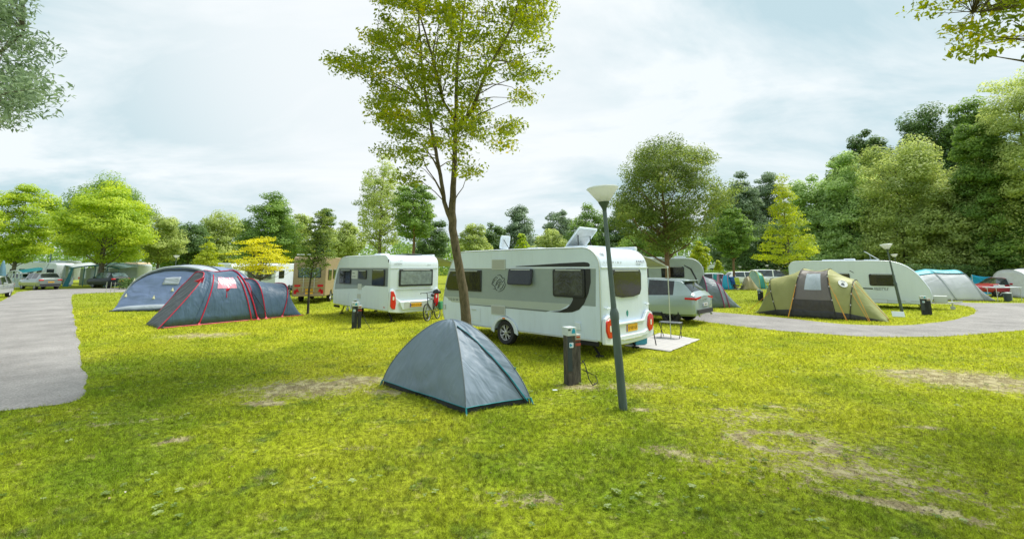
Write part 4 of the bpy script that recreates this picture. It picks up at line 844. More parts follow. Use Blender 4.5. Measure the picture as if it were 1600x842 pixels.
def white_caravan():
    k3 = lambda x, y: (400+x/4.68, 340+y/4.68)
    A = G(*k3(965, 688), .42); left = Vector((-.7059, -.7083)); ux = Vector((-.7083, .7059)); W = 2.32; L = 4.95; H = 2.6
    o = A.xy-left*(W/2); root = empty('caravan', (o.x, o.y, 0), math.atan2(ux.y, ux.x), 'white caravan with grey window band and tall red lights, bicycle leaning on its rear', 'caravan')
    prof, n = caravan_profile(L, H, .42, .42, .95, 2.62, .55, .4); wh = mat('clean_white_gelcoat', (.68, .77, .84), .32, var=.03, coat=.2, streak=True); shell(prof, W, wh, root); edge_rail(prof, W, white2, root, .014, 13)
    S = Fr((0, W/2, 0), (-1, 0, 0)); Rr = Fr((0, W/2, 0), (0, -1, 0))
    MB().slab([(-.1, 1.36), (-.1, 2.07), (-4.45, 2.07), (-4.62, 1.8), (-4.74, 1.36)], S, 0, .002).build('side_band', greydark, root)
    MB().slab([(-1.9, 1.36), (-2.1, 1.28), (-2.6, 1.22), (-4.78, 1.12), (-4.76, 1.36)], S, .0, .003).build('band_sweep', greyband, root)
    MB().slab([(-.1, 2.08), (-4.45, 2.08), (-4.45, 2.11), (-.1, 2.11)], S, .002, .004).build('trim_line', alut, root)
    window(root, S, -.32, 1.38, -1.32, 2.02, winglass, n=.003, name='window'); window(root, S, -1.8, 1.62, -2.5, 1.99, winglass, n=.003); window(root, S, -3.2, 1.39, -4.3, 2.0, winglass, n=.003)
    cs = MB().slab(rrect(-2.6, 1.62, -3.15, 1.98, .02), S, .003, .01).build('cassette_flap', alut, root); text('small_lettering', 'knaus', S, -3.08, 1.84, .07, dtxt, cs, n=.014); text('small_lettering', 'eurostyle', S, -3.08, 1.70, .06, dtxt, cs, n=.014)
    MB().slab(rrect(-2.2, 1.18, -2.52, 1.42, .02), S, .004, .012).build('vent', alut, root); MB().slab(rrect(-2.25, .82, -2.55, 1.0, .02), S, .004, .012).build('vent', alut, root)
    f = MB().slab(rrect(-3.35, .58, -4.5, 1.0, .03), S, .002, .008).build('locker_flap', white2, root); MB().slab(rrect(-3.4, .62, -4.45, .96, .03), S, .0105, .002).build('flap_panel', wh, f)
    wheel(root, 2.62, W/2-.11, .33, .2, 5, 1); wheel(root, 2.62, -W/2+.11, .33, .2, 5, -1)
    out = [(-2.62+.5*math.cos(R(a)), .33+.45*math.sin(R(a))) for a in range(-4, 185, 12)]; inn = [(-2.62+.39*math.cos(R(a)), .33+.37*math.sin(R(a))) for a in range(184, -5, -12)]
    MB().slab(out+inn, S, 0, .04).build('wheel_arch', white2, root, smooth=40, bevel=.012)
    MB().slab(rrect(-.25, .55, -.35, .58, .01), S, .003, .01).build('side_marker', redl, root); MB().slab(rrect(-.06, 2.3, -.12, 2.42, .02), S, .0, .012).build('top_marker', blackp, root)
    MB().slab([(.03, 2.07), (.03, 2.095), (2.29, 2.095), (2.29, 2.07)], Rr, .0, .02).build('rain_gutter', white2, root)
    window(root, Rr, .42, 1.36, 2.02, 2.03, mat('foil_blind_window', (.20, .25, .255), .18, var=.25, nscale=6, bump=.5, bscale=7), n=.004, r=.04, fw=.07, t=.035)
    bm_ = MB(); bm_.slab([(-.01, .40), (.5, .34), (1.82, .34), (2.33, .40), (2.34, .75), (2.31, 1.2), (2.2, 1.28), (2.08, 1.18), (2.02, .92), (1.9, .84), (1.75, .80), (.57, .80), (.42, .84), (.30, .92), (.24, 1.18), (.12, 1.28), (.01, 1.2), (-.02, .75)], Rr, .002, .08)
    bm_.slab([(.4, .78), (.55, .46), (1.77, .46), (1.92, .78)], Rr, .08, .05); bm_.build('rear_bumper', wh, root, smooth=35, bevel=.03)
    MB().slab(rrect(.62, .5, 1.7, .76, .06), Rr, .131, .003).build('plate_recess', alut, root)
    lamp_cluster(root, Rr, [(.03, 1.18), (.03, .62), (.10, .52), (.25, .50), (.28, .75), (.24, 1.02), (.14, 1.2)], .075, .04, (.15, .92)); lamp_cluster(root, Rr, [(2.29, 1.18), (2.29, .62), (2.22, .52), (2.07, .50), (2.04, .75), (2.08, 1.02), (2.18, 1.2)], .075, .04, (2.17, .92))
    plate(root, Rr, 1.16, .63, 'WG-LX-68', .55, .15, .135)
    MB().tube([Rr(.3, 1.25, .02), Rr(2.05, 1.25, .02)], .012, 5).build('bike_rail', alut, root)
    text('pitch_number', '100', Rr, .33, 2.36, .11, dtxt, root, n=.03); text('model_lettering', 'eurostar', Rr, .2, 2.22, .075, gtxt, root, n=.012); text('maker_lettering', 'KNAUS', Rr, 1.75, 2.2, .04, gtxt, root, n=.01)
    MB().box((1.9, .45, H+.03), (.5, .45, .12)).build('roof_vent', white2, root, bevel=.04); MB().box((3.2, 0, H+.02), (.8, .6, .07)).build('roof_window', white2, root, bevel=.02)
    MB().box((2.3, -W/2+.02, H-.01), (3.9, .15, .13)).build('awning_case', white2, root, bevel=.03); MB().box((.8, -.2, H+.04), (.9, .7, .05)).build('solar_panel', glass('solar', (.10, .12, .13), .2), root, bevel=.01)
    cv = MATS['canopy_cloth']; y0, y1 = -W/2-.05, -W/2-2.2; g = [(.3+i*.46, y0+(y1-y0)*j/6, 2.58-.42*j/6-.05*math.sin(math.pi*j/6)) for i in range(9) for j in range(7)]
    o = MB().add(g, [(i*7+j, i*7+j+1, i*7+8+j, i*7+7+j) for i in range(8) for j in range(6)]).build('canopy', cv, root, smooth=60); o.modifiers.new('t', 'SOLIDIFY').thickness = .004
    for x in (.32, 3.95): MB().tube([(x, y1, 2.14), (x, y1, .02)], .016, 8).build('canopy_leg', alu, root)
    for x in (.5, 4.3):
        for y in (-.85, .85): steady(root, x, y, -.3 if x < 1 else .3)
    MB().box((2.5, 0, .38), (3.8, 1.2, .06)).build('chassis', darkm, root); drawbar(root, L)
    MB().box((4.6, W/2-.06, .37), (.5, .05, .1)).build('corner_skirt', darkm, root)
white_caravan()

def right_caravan():
    W = 2.3; L = 6.1; H = 2.47
    A = G(1459, 477.5, .24); B = G(1236, 468.5, .24); ux = (A-B).xy.normalized()   # near side runs from B (rear, left) to A (front, right)
    ln = (A-B).xy.length; left = Vector((-ux.y, ux.x)); o = B.xy+left*(W/2)
    L = ln
    root = empty('caravan', (o.x, o.y, 0), math.atan2(ux.y, ux.x), 'white caravan with sloping nose behind the olive tunnel tent, roof window propped up', 'caravan')
    prof, n = caravan_profile(L, H, .24, .4, L*.30, L*.5, .42, .38); shell(prof, W, mat('clean_white_gelcoat', (.68, .77, .84)), root); edge_rail(prof, W, white2, root, .018, 13)
    S = Fr((0, -W/2, 0), (1, 0, 0)); k = lambda px, py: None
    def loc(px, py):
        r = ray(px, py); nn = Vector((-ux.y, ux.x, 0)); c = Vector((0, 0, CAMH)); t = nn.dot(Vector((B.x, B.y, 0))-c)/nn.dot(r); p = c+r*t; return (p.xy-B.xy).dot(ux), p.z
    a, b = loc(1357, 428), loc(1400, 447); window(root, S, a[0], b[1], b[0], a[1], winglass, n=.004, r=.08, fw=.05)
    a, b = loc(1305, 427), loc(1328, 433); window(root, S, a[0], b[1]-.35, b[0], a[1], winglass, n=.004, r=.08); a = loc(1275, 427); window(root, S, a[0]-.4, 1.4, a[0]+.5, a[1], winglass, n=.004, r=.08)
    a, b = loc(1340, 450), loc(1364, 451.5); MB().slab([(a[0]-.9, a[1]), (b[0], b[1]-.02), (b[0], b[1]+.05), (a[0]-.9, a[1]+.06)], S, .002, .003).build('stripe', dtxt, root)
    a, b = loc(1365, 452), loc(1394, 451); text('model_lettering', 'FREESTYLE', S, a[0], a[1]-.04, .15, dtxt, root, n=.005, shear=.35, sx=(b[0]-a[0])/1.25)
    a, b = loc(1368, 467), loc(1388, 474); f = MB().slab(rrect(a[0]-.3, b[1], b[0], a[1], .03), S, .002, .008).build('locker_flap', alut, root); MB().slab(rrect(a[0]-.27, b[1]+.03, b[0]-.03, a[1]-.03, .03), S, .0105, .002).build('flap_panel', white2, f)
    a = loc(1419, 470); MB().slab(rrect(a[0]-.1, a[1]-.08, a[0]+.1, a[1]+.08, .03), S, .002, .03).build('power_inlet', white2, root)
    a = loc(1331, 424); MB().slab([(a[0]-.12, a[1]+.04), (a[0]+.05, a[1]-.08), (a[0]+.1, a[1]-.08), (a[0]-.08, a[1]+.05)], S, .002, .004).build('decal', blackp, root)
    MB().slab([(.1, .40), (L-.2, .40), (L-.2, .43), (.1, .43)], S, .002, .01).build('sill_trim', alut, root)
    wheel(root, L*.5, -W/2+.1, .32, .2, 5, -1); wheel(root, L*.5, W/2-.1, .32, .2, 5, 1)
    a = loc(1325, 408); MB().box((a[0], -.3, H+.06), (.5, .5, .12)).build('roof_vent', white2, root, bevel=.04); a = loc(1300, 408); MB().box((a[0], -.2, H+.03), (1.1, .8, .08)).build('roof_window', white2, root, bevel=.03)
    a = loc(1350, 408); h = empty('roof_window', (a[0]+.25, -.2, H), 0); h.parent = root; MB().box((0, 0, .03), (.6, .6, .07)).build('frame', white2, h)
    f = Fr((.35, .3, .06), (0, -1, 0), (-math.cos(R(38)), 0, math.sin(R(38)))); MB().slab(rrect(0, 0, .6, .75, .05), f, 0, .03).build('lid_pane', mat('milky_lid', (.6, .65, .67)), h); MB().tube([(0, 0, .05), f(.3, .5, 0)], .015, 5).build('strut', alut, h)
    drawbar(root, L, .36); 
    for x in (.4, L-.7):
        for y in (-.8, .8): steady(root, x, y, -.2 if x < 1 else .25)
    MB().box((L*.45, 0, .34), (L*.75, 1.2, .06)).build('chassis', darkm, root)
right_caravan()

def simple_van(name, label, o, ang, L, W, H, windows=(), stripes=(), rear_win=None, body=white, rr=.35, fx=.8, nose=.55, roof=(), wheels=(.45,), cat='caravan', extra=None, zb=.4, group=None):
    root = empty(name, (o[0], o[1], 0), ang, label, cat, group); prof, n = caravan_profile(L, H, zb, rr, fx, L*wheels[0], nose, .38); shell(prof, W, body, root)
    for s in (1, -1):
        S = Fr((0, W/2*s, 0), (-s, 0, 0)); q = -s
        for (x0, z0, x1, z1) in windows: window(root, S, q*x0, z0, q*x1, z1, winglass if s > 0 else winglass, n=.003, r=.07, t=.02)
        for (z0, z1, m_) in stripes: MB().slab([(q*.1, z0), (q*(L-.35), z0), (q*(L-.35), z1), (q*.1, z1)], S, 0, .002).build('stripe', m_, root)
        for wx in wheels: wheel(root, L*wx, s*(W/2-.1), .32, .2, 5, s)
    Rr = Fr((0, W/2, 0), (0, -1, 0))
    if rear_win:
        for rw in rear_win: window(root, Rr, rw[0], rw[1], rw[2], rw[3], rw[4] if len(rw) > 4 else winglass, n=.003, r=.06, t=.02, frame=alut if len(rw) > 4 else None)
    for (x, y, l, w_, h) in roof: MB().box((x, y, H+h/2), (l, w_, h)).build('roof_vent', white2, root, bevel=.03)
    for y in (.18, W-.18): MB().slab(rrect(y-.07, .55, y+.07, .8, .03), Rr, .0, .03).build('tail_light', redl, root)
    plate(root, Rr, W/2, .6, '', .5, .12, .02)
    return root, Rr
# grey caravan behind the suv: side turned to us, slanting rear with dark double window
gb = mat('pale_blue_grey_body', (.42, .50, .51), .35)
A = G(1092, 470, .4); gx = G(1024, 468, .4); ux = (gx-A).xy.normalized(); Yc = 23.5
o = D(1100, 440, 26.0); ux = Vector((-.93, .36)); W = 2.3; left = Vector((-ux.y, ux.x))
r_, Rr_ = simple_van('caravan', 'pale grey caravan with dark rear window standing behind the silver suv', (o.x, o.y), math.atan2(ux.y, ux.x), 6.2, W, 2.62, [(1.0, 1.55, 2.2, 2.15), (2.9, 1.5, 4.0, 2.1)], [], [(.25, 1.35, 1.1, 2.15), (1.2, 1.35, 2.05, 2.15)], gb, .75, .8, .55, [(1.2, 0, .6, .6, .12), (2.8, 0, 1.2, .5, .08)])
S = Fr((0, W/2, 0), (-1, 0, 0)); MB().slab([(-1.0, 2.25), (-.62, 2.05), (-.38, 1.5), (-.30, 1.0), (-.36, 1.0), (-.46, 1.5), (-.70, 2.0), (-1.0, 2.2)], S, .002, .004).build('swoosh', blackp, r_)
# tan camper with its rear to us
tan = mat('tan_metallic_body', (.36, .27, .18), .4, metal=.1, var=.06)
A = G(457, 465, .35); B = G(506, 465, .35); W = (B-A).xy.length*1.0; ry = (B-A).xy.normalized(); ux = Vector((-ry.y, ry.x)); o = (A+B)/2
tn, Rr_ = simple_van('camper_van', 'tan camper with bicycle rack on its rear behind the slim young beech', (o.x, o.y), math.atan2(ux.y, ux.x)+R(10), 5.6, W, 2.75, [(.6, 1.35, 1.5, 2.0), (2.0, 1.4, 3.0, 2.0)], [], None, tan, .18, .6, .6, [(2.2, 0, 1.6, 1.2, .14)], (.3, .78), 'camper van', zb=.42)
window(tn, Rr_, .28, 1.5, W-.28, 2.1, carglass2, n=.004, t=.02, r=.05)
for y in (.28, W-.28):
    MB().slab(rrect(y-.16, .98, y+.16, 1.10, .03), Rr_, .0, .04).build('tail_light', redl, tn); MB().slab([(y-.13, .68), (y+.13, .68), (y, .90)], Rr_, .0, .03).build('reflector', redl, tn)
rk = MB()
for y in (.62, W-.62): rk.tube([Rr_(y, .7, .06), Rr_(y, 1.75, .08), Rr_(y, 1.8, .02)], .016, 5)
for z in (.95, 1.3, 1.45): rk.tube([Rr_(.4, z, .1), Rr_(W-.4, z, .1)], .014, 5)
rk.build('bike_rack', alu, tn); MB().slab(rrect(.1, .42, W-.1, .56, .04), Rr_, 0, .08).build('rear_bumper', tan, tn, bevel=.02); plate(tn, Rr_, W/2, .8, '47-KV-XB', .5, .12, .05)
S = Fr((0, W/2, 0), (-1, 0, 0)); MB().slab([(-.35, 1.2), (-.35, 2.45), (-2.4, 2.35), (-3.2, 1.5), (-3.3, 1.2)], S, .03, .012).build('side_tent', glass('clear_film_wall', (.16, .14, .15), .15, .6), tn)
MB().box((.9, 0, 2.86), (1.5, W*.9, .05)).build('roof_box', white2, tn, bevel=.02)
# white touring caravans behind the tents at the left
def face_van(label, x0, x1, Y, H, nwin, L=5., gl=None, **k):
    """rear wall turned to us between two photo columns"""
    a, b = D(x0, 420, Y), D(x1, 420, Y); W = b.x-a.x
    wn = [(W*(.10+i*.82/nwin), 1.25, W*(.10+(i+.9)*.82/nwin), 1.95, gl) if gl else (W*(.10+i*.82/nwin), 1.25, W*(.10+(i+.9)*.82/nwin), 1.95) for i in range(nwin)]
    return simple_van('caravan', label, ((a.x+b.x)/2, Y), math.pi/2, L, W, H, [(.5, 1.3, 1.3, 1.9)], [], wn, k.pop('body', white2), rr=.3, **k)
face_van('white caravan with three pale windows behind the golden maple', 382, 431, 34, 2.4, 3, gl=carglass2)
def side_van(label, x0, x1, Y, H, W=2.2, wins=2, **k):
    a, b = D(x0, 420, Y), D(x1, 420, Y); L = b.x-a.x; ws = [(L*(.12+i*.78/wins), 1.35, L*(.12+(i+.62)*.78/wins), 1.95) for i in range(wins)]
    return simple_van('caravan', label, (b.x, Y+W/2), math.pi, L, W, H, ws, k.pop('stripes', []), None, k.pop('body', white2), rr=.3, fx=.7, **k)
side_van('long white caravan at far left behind the silver estate car', 3, 76, 58, 2.75, wins=4, roof=[(2.5, 0, .8, .7, .15)])
side_van('cream caravan with small dark window left of the teal awning', 64, 88, 52, 2.6, wins=1)
side_van('white motorhome roof showing above the cream caravan', 72, 103, 62, 3.0, wins=2)
side_van('pale caravan behind the black hatchback, right of the teal awning', 145, 216, 56, 2.5, wins=3)
side_van('white caravan half hidden between the blue tent and the golden maple', 306, 362, 38, 2.45, wins=3)
side_van('low white caravan behind the hedge above the two white cars', 1155, 1182, 82, 2.8, wins=2)
side_van('white caravan barely showing behind the hedge, left of the tiny sapling', 1100, 1135, 84, 2.5, wins=2)
side_van('white caravan behind the hedge beside the birch stem', 1205, 1228, 84, 2.5, wins=2)

# ---------------------------------------------------------------- cars
def car(label, o, ang, st, flags, wheels, paint, name='car', cat='car', gl=None, r=.34, detail=True, pl='', pbg=None, rims=None, spokes=5, front=False, group=None, lights=True):
    """st: stations (x from tail, z bottom, z belt, z roof, half width, half roof width); flags per interval: (side glass, top glass)"""
    root = empty(name, (o[0], o[1], 0), ang, label, cat, group); gl = gl or carglass; mb = MB(); ring = []
    for (x, zb, zs, zr, w_, wr) in st:
        zm = zb+(zs-zb)*.45; h = [(0, zb), (w_*.86, zb), (w_*.97, zb+.08), (w_, zm), (w_*.985, zs-.06), (w_*.95, zs), (wr+(w_*.95-wr)*.12, zr-.05*(1 if zr-zs > .1 else .2)), (wr*.82, zr-.005), (0, zr+.02)]
        ring.append([(x, y, z) for y, z in h]+[(x, -y, z) for y, z in h[-2:0:-1]])
    m = len(ring[0]); vs = [p for q in ring for p in q]; mb.v = vs
    for i in range(len(st)-1):
        sg, tg = flags[i]
        for k in range(m):
            kk = k if k < 8 else m-1-k; g = (kk == 5 and sg) or (kk in (6, 7) and tg)
            mb.f.append((i*m+k, (i+1)*m+k, (i+1)*m+(k+1) % m, i*m+(k+1) % m)); mb.m.append(1 if g else 0)
    mb.f.append(tuple(range(m))); mb.m.append(0); mb.f.append(tuple((len(st)-1)*m+k for k in range(m-1, -1, -1))); mb.m.append(0)
    body = mb.build('body', [paint, gl, darkm], root)
    bm = bmesh.new(); bm.from_mesh(body.data); bmesh.ops.recalc_face_normals(bm, faces=bm.faces); bm.to_mesh(body.data); bm.free()
    wmax = max(s[4] for s in st); cut = MB()
    for x in wheels: cut.lathe([(.001, -wmax-.2), (r*1.16, -wmax-.2), (r*1.16, -wmax+.26), (.001, -wmax+.26)], (x, 0, r), 'y', 28, 2); cut.lathe([(.001, wmax-.26), (r*1.16, wmax-.26), (r*1.16, wmax+.2), (.001, wmax+.2)], (x, 0, r), 'y', 28, 2)
    cu = cut.build('cut', [paint, gl, darkm]); bm = bmesh.new(); bm.from_mesh(cu.data); bmesh.ops.remove_doubles(bm, verts=bm.verts, dist=.004); bmesh.ops.recalc_face_normals(bm, faces=bm.faces); bm.to_mesh(cu.data); bm.free()
    bo = body.modifiers.new('b', 'BOOLEAN'); bo.operation = 'DIFFERENCE'; bo.solver = 'EXACT'; bo.object = cu; bo.material_mode = 'INDEX'
    bpy.context.view_layer.update(); me = bpy.data.meshes.new_from_object(body.evaluated_get(bpy.context.evaluated_depsgraph_get())); body.modifiers.clear(); body.data = me; bpy.data.objects.remove(cu)
    me.polygons.foreach_set('use_smooth', [True]*len(me.polygons)); me.set_sharp_from_angle(angle=R(28))
    for x in wheels:
        for s in (1, -1): wheel(root, x, s*(wmax-.13), r, .22, spokes, s, rims)
    x0 = st[0][0]; wb = st[1][4]; zs = st[1][2]; Rr = Fr((x0-.0, 0, 0), (0, -1, 0)); xf = st[-1][0]; wf = st[-2][4]; F = Fr((xf, 0, 0), (0, 1, 0))
    if lights:
        for s in (1, -1):
            MB().box((x0+.10, s*(wb-.16), zs-.10), (.24, .34, .12)).build('tail_light', redl, root, bevel=.03)
            MB().box((xf-.20, s*(wf-.20), st[-2][2]-.10), (.34, .34, .14)).build('headlight', whl, root, bevel=.04)
    if pl is not None: plate(root, Rr, 0, zs-.30, pl, .5, .11, .012, bg=pbg)
    if detail:
        for i in range(len(st)-1):
            pass
        for s in (1, -1):
            k = max(range(len(st)), key=lambda j: st[j][0] if flags[min(j, len(flags)-1)][0] else -1); xm = st[k][0]; MB().box((xm-.05, s*(st[k][4]+.08), st[k][2]+.08), (.12, .2, .13)).build('mirror', paint, root, bevel=.03)
        MB().slab([(-wb*.9, st[0][1]+.0), (wb*.9, st[0][1]), (wb*.9, st[0][1]+.16), (-wb*.9, st[0][1]+.16)], Rr, .0, .03).build('bumper', mat('bumper_black', (.03, .03, .032), .6), root, bevel=.02)
        for s in (1, -1):
            S = Fr((0, s*(wmax+.0), 0), (-s, 0, 0)); L = st[-1][0]
            MB().slab([(-s*L*.44, zs-.16), (-s*(L*.44-.16), zs-.16), (-s*(L*.44-.16), zs-.135), (-s*L*.44, zs-.135)], S, -.02, .03).build('door_handle', paint, root)
    return root, Rr
SUV = [(0, .42, 1.0, 1.04, .79, .68), (.05, .36, 1.04, 1.08, .90, .74), (.11, .34, 1.09, 1.15, .925, .74), (.17, .34, 1.10, 1.22, .94, .74), (.50, .32, 1.09, 1.56, .95, .66), (.60, .31, 1.09, 1.62, .95, .66), (.84, .31, 1.08, 1.645, .955, .67), (1.85, .30, 1.04, 1.68, .955, .68), (1.95, .30, 1.04, 1.68, .955, .68), (2.8, .30, 1.01, 1.66, .955, .68), (3.05, .30, 1.0, 1.60, .955, .67), (3.65, .30, .98, 1.10, .95, .70), (4.2, .32, .95, .99, .94, .70), (4.55, .36, .86, .88, .88, .62), (4.7, .42, .70, .72, .78, .5)]
SF = [(0, 0), (0, 0), (0, 0), (0, 1), (0, 0), (0, 0), (1, 0), (0, 0), (1, 0), (1, 0), (1, 1), (0, 0), (0, 0), (0, 0)]
HAT = [(0, .40, .90, .93, .76, .62), (.05, .34, .95, .98, .82, .66), (.14, .30, .98, 1.06, .85, .66), (.50, .28, .97, 1.38, .86, .58), (.60, .28, .97, 1.42, .86, .58), (.95, .28, .96, 1.45, .87, .60), (1.55, .27, .94, 1.47, .87, .60), (1.63, .27, .94, 1.47, .87, .60), (2.4, .27, .92, 1.44, .87, .60), (2.6, .27, .91, 1.38, .87, .60), (3.15, .27, .90, 1.0, .86, .62), (3.7, .30, .84, .87, .84, .60), (4.0, .36, .74, .76, .78, .52), (4.1, .42, .62, .64, .68, .45)]
HF = [(0, 0), (0, 0), (0, 1), (0, 0), (1, 0), (1, 0), (0, 0), (1, 0), (1, 0), (1, 1), (0, 0), (0, 0), (0, 0)]
def scale_st(st, kx, kz=1.): return [(a*kx, b, b+(c-b)*kz, b+(d-b)*kz, e, f) for a, b, c, d, e, f in st]
silver = mat('silver_green_paint', (.36, .45, .48), .3, metal=.25, var=.02, coat=.8); silver2 = mat('silver_paint', (.52, .56, .57), .25, metal=.4, var=.02, coat=.8); grey_p = mat('grey_paint', (.25, .29, .29), .25, metal=.4, var=.02, coat=.8)
blk_p = mat('black_paint', (.006, .014, .017), .4, var=.02, coat=.12, spec=.3); red_p = mat('red_paint', (.38, .012, .03), .25, var=.03, coat=.8); wht_p = mat('white_paint', (.76, .79, .81), .3, var=.02, coat=.6)
c0 = Vector((6.66, 16.85)); wv = Vector((.66, .75)).normalized(); o = c0+wv*.93; fw = Vector((-wv.y, wv.x))
s_, Rr_ = car('silver suv with black wheels parked right behind the big caravan', o, math.atan2(fw.y, fw.x), SUV, SF, (.98, 3.85), silver, r=.37, cat='car', rims=(mat('gloss_black_rim', (.02, .02, .022), .25), darkm), spokes=7, lights=False, pl='L-HK 86', pbg=mat('white_plate', (.75, .75, .75), .4), name='suv')
for s in (1, -1):
    MB().slab([(s*.94, 1.0), (s*.36, 1.04), (s*.36, .985), (s*.90, .91)], Rr_, -.055, .06).build('tail_light', redl, s_, bevel=.012)
    MB().box((.22, s*.93, .97), (.36, .05, .075)).build('tail_light', redl, s_, bevel=.015)
    MB().tube([(.02, s*.62, .36), (-.04, s*.62, .36)], .045, 10).build('exhaust', alu, s_); MB().box((4.55, s*.72, .78), (.25, .3, .1)).build('headlight', whl, s_)
MB().box((.55, 0, 1.60), (.30, 1.22, .035)).build('roof_spoiler', silver, s_, bevel=.012); MB().tube([(.40, .0, 1.46), (.27, .35, 1.34)], .01, 5).build('wiper', blackp, s_)
MB().slab(rrect(-.2, .93, .2, .95, .01), Rr_, .0, .012).build('badge', alu, s_)
MB().box((2.3, .97, .36), (2.0, .05, .12)).build('side_skirt', MATS['bumper_black'], s_)
# left: silver hatchback with its nose to us at the frame edge
car('silver hatchback with its front to us, cut by the left edge', (-37.3, 33.6), R(-56), scale_st(HAT, .97, 1.04), HF, (.75, 3.2), silver2, r=.31, pl='')
# silver estate, tail to the right
Y = 44.; a, b = D(33, 430, Y), D(93, 430, Y); s_, _ = car('silver grey estate car with yellow plate on the far junction, left of the teal awning', (b.x-.95, Y+.2), R(154), scale_st(HAT, 1.15, 1.12), HF, (.8, 3.6), grey_p, r=.31, pl='08-TB-GX')
Y = 48.; a, b = D(122, 430, Y), D(186, 430, Y); car('black hatchback parked in front of the teal awning', (b.x+.55, Y-.3), R(156), scale_st(HAT, 1.2, 1.14), HF, (.8, 3.4), blk_p, r=.32, pl='', gl=carglass2)
Y = 46.; b = D(50, 430, 52); car('pale blue car roof showing above the silver estate car', (b.x, 52), R(170), HAT, HF, (.75, 3.2), mat('pale_blue_paint', (.35, .52, .58), .3, coat=.5), r=.31, pl=None, detail=False)
b = D(540, 430, 36); car('dark car glimpsed between the tan camper and the white caravan', (b.x, 36.), R(175), scale_st(HAT, 1, .97), HF, (.75, 3.2), mat('dark_blue_paint', (.02, .03, .045), .25, coat=.8), r=.31, pl=None, detail=False)
b = D(1133, 430, 54.); car('white saloon shaped suv left of the two white cars by the hedge', (b.x, 54.), R(-4), scale_st(SUV, 1.0, .97), SF, (.95, 3.8), wht_p, r=.35, pl=None, detail=False, group='white cars by the hedge', gl=glass('mid_car_glass', (.05, .075, .09), .06))
b = D(1177, 430, 54.); car('white boxy van-like car right of the two white cars by the hedge', (b.x, 54.4), R(-4), [(0, .4, 1.1, 1.3, .85, .7), (.06, .36, 1.12, 1.75, .88, .72), (.3, .34, 1.12, 1.82, .9, .74), (.45, .32, 1.1, 1.84, .9, .74), (2.0, .32, 1.08, 1.84, .9, .74), (2.15, .32, 1.07, 1.84, .9, .74), (2.95, .32, 1.05, 1.78, .9, .72), (3.75, .32, 1.02, 1.12, .89, .7), (4.3, .36, .9, .93, .86, .6), (4.42, .42, .7, .72, .75, .5)], [(0, 0), (0, 0), (0, 0), (1, 0), (0, 0), (1, 0), (1, 1), (0, 0), (0, 0)], (.8, 3.6), wht_p, r=.34, pl=None, detail=False, group='white cars by the hedge', gl=MATS['mid_car_glass'])
b = D(1100, 430, 50.); car('pale silver car nose peeping between the grey caravan and the white cars', (b.x-1.2, 49.), R(-25), scale_st(HAT, 1, 1.05), HF, (.75, 3.2), mat('pale_blue_white_paint', (.6, .72, .74), .3, coat=.5), r=.31, pl=None, detail=False)
b = D(1598, 430, 33.5); car('red car behind the turquoise and white tent', (b.x+1.5, 34.), R(178), scale_st(SUV, .95, .80), SF, (.95, 3.7), red_p, r=.35, pl=None, detail=True)
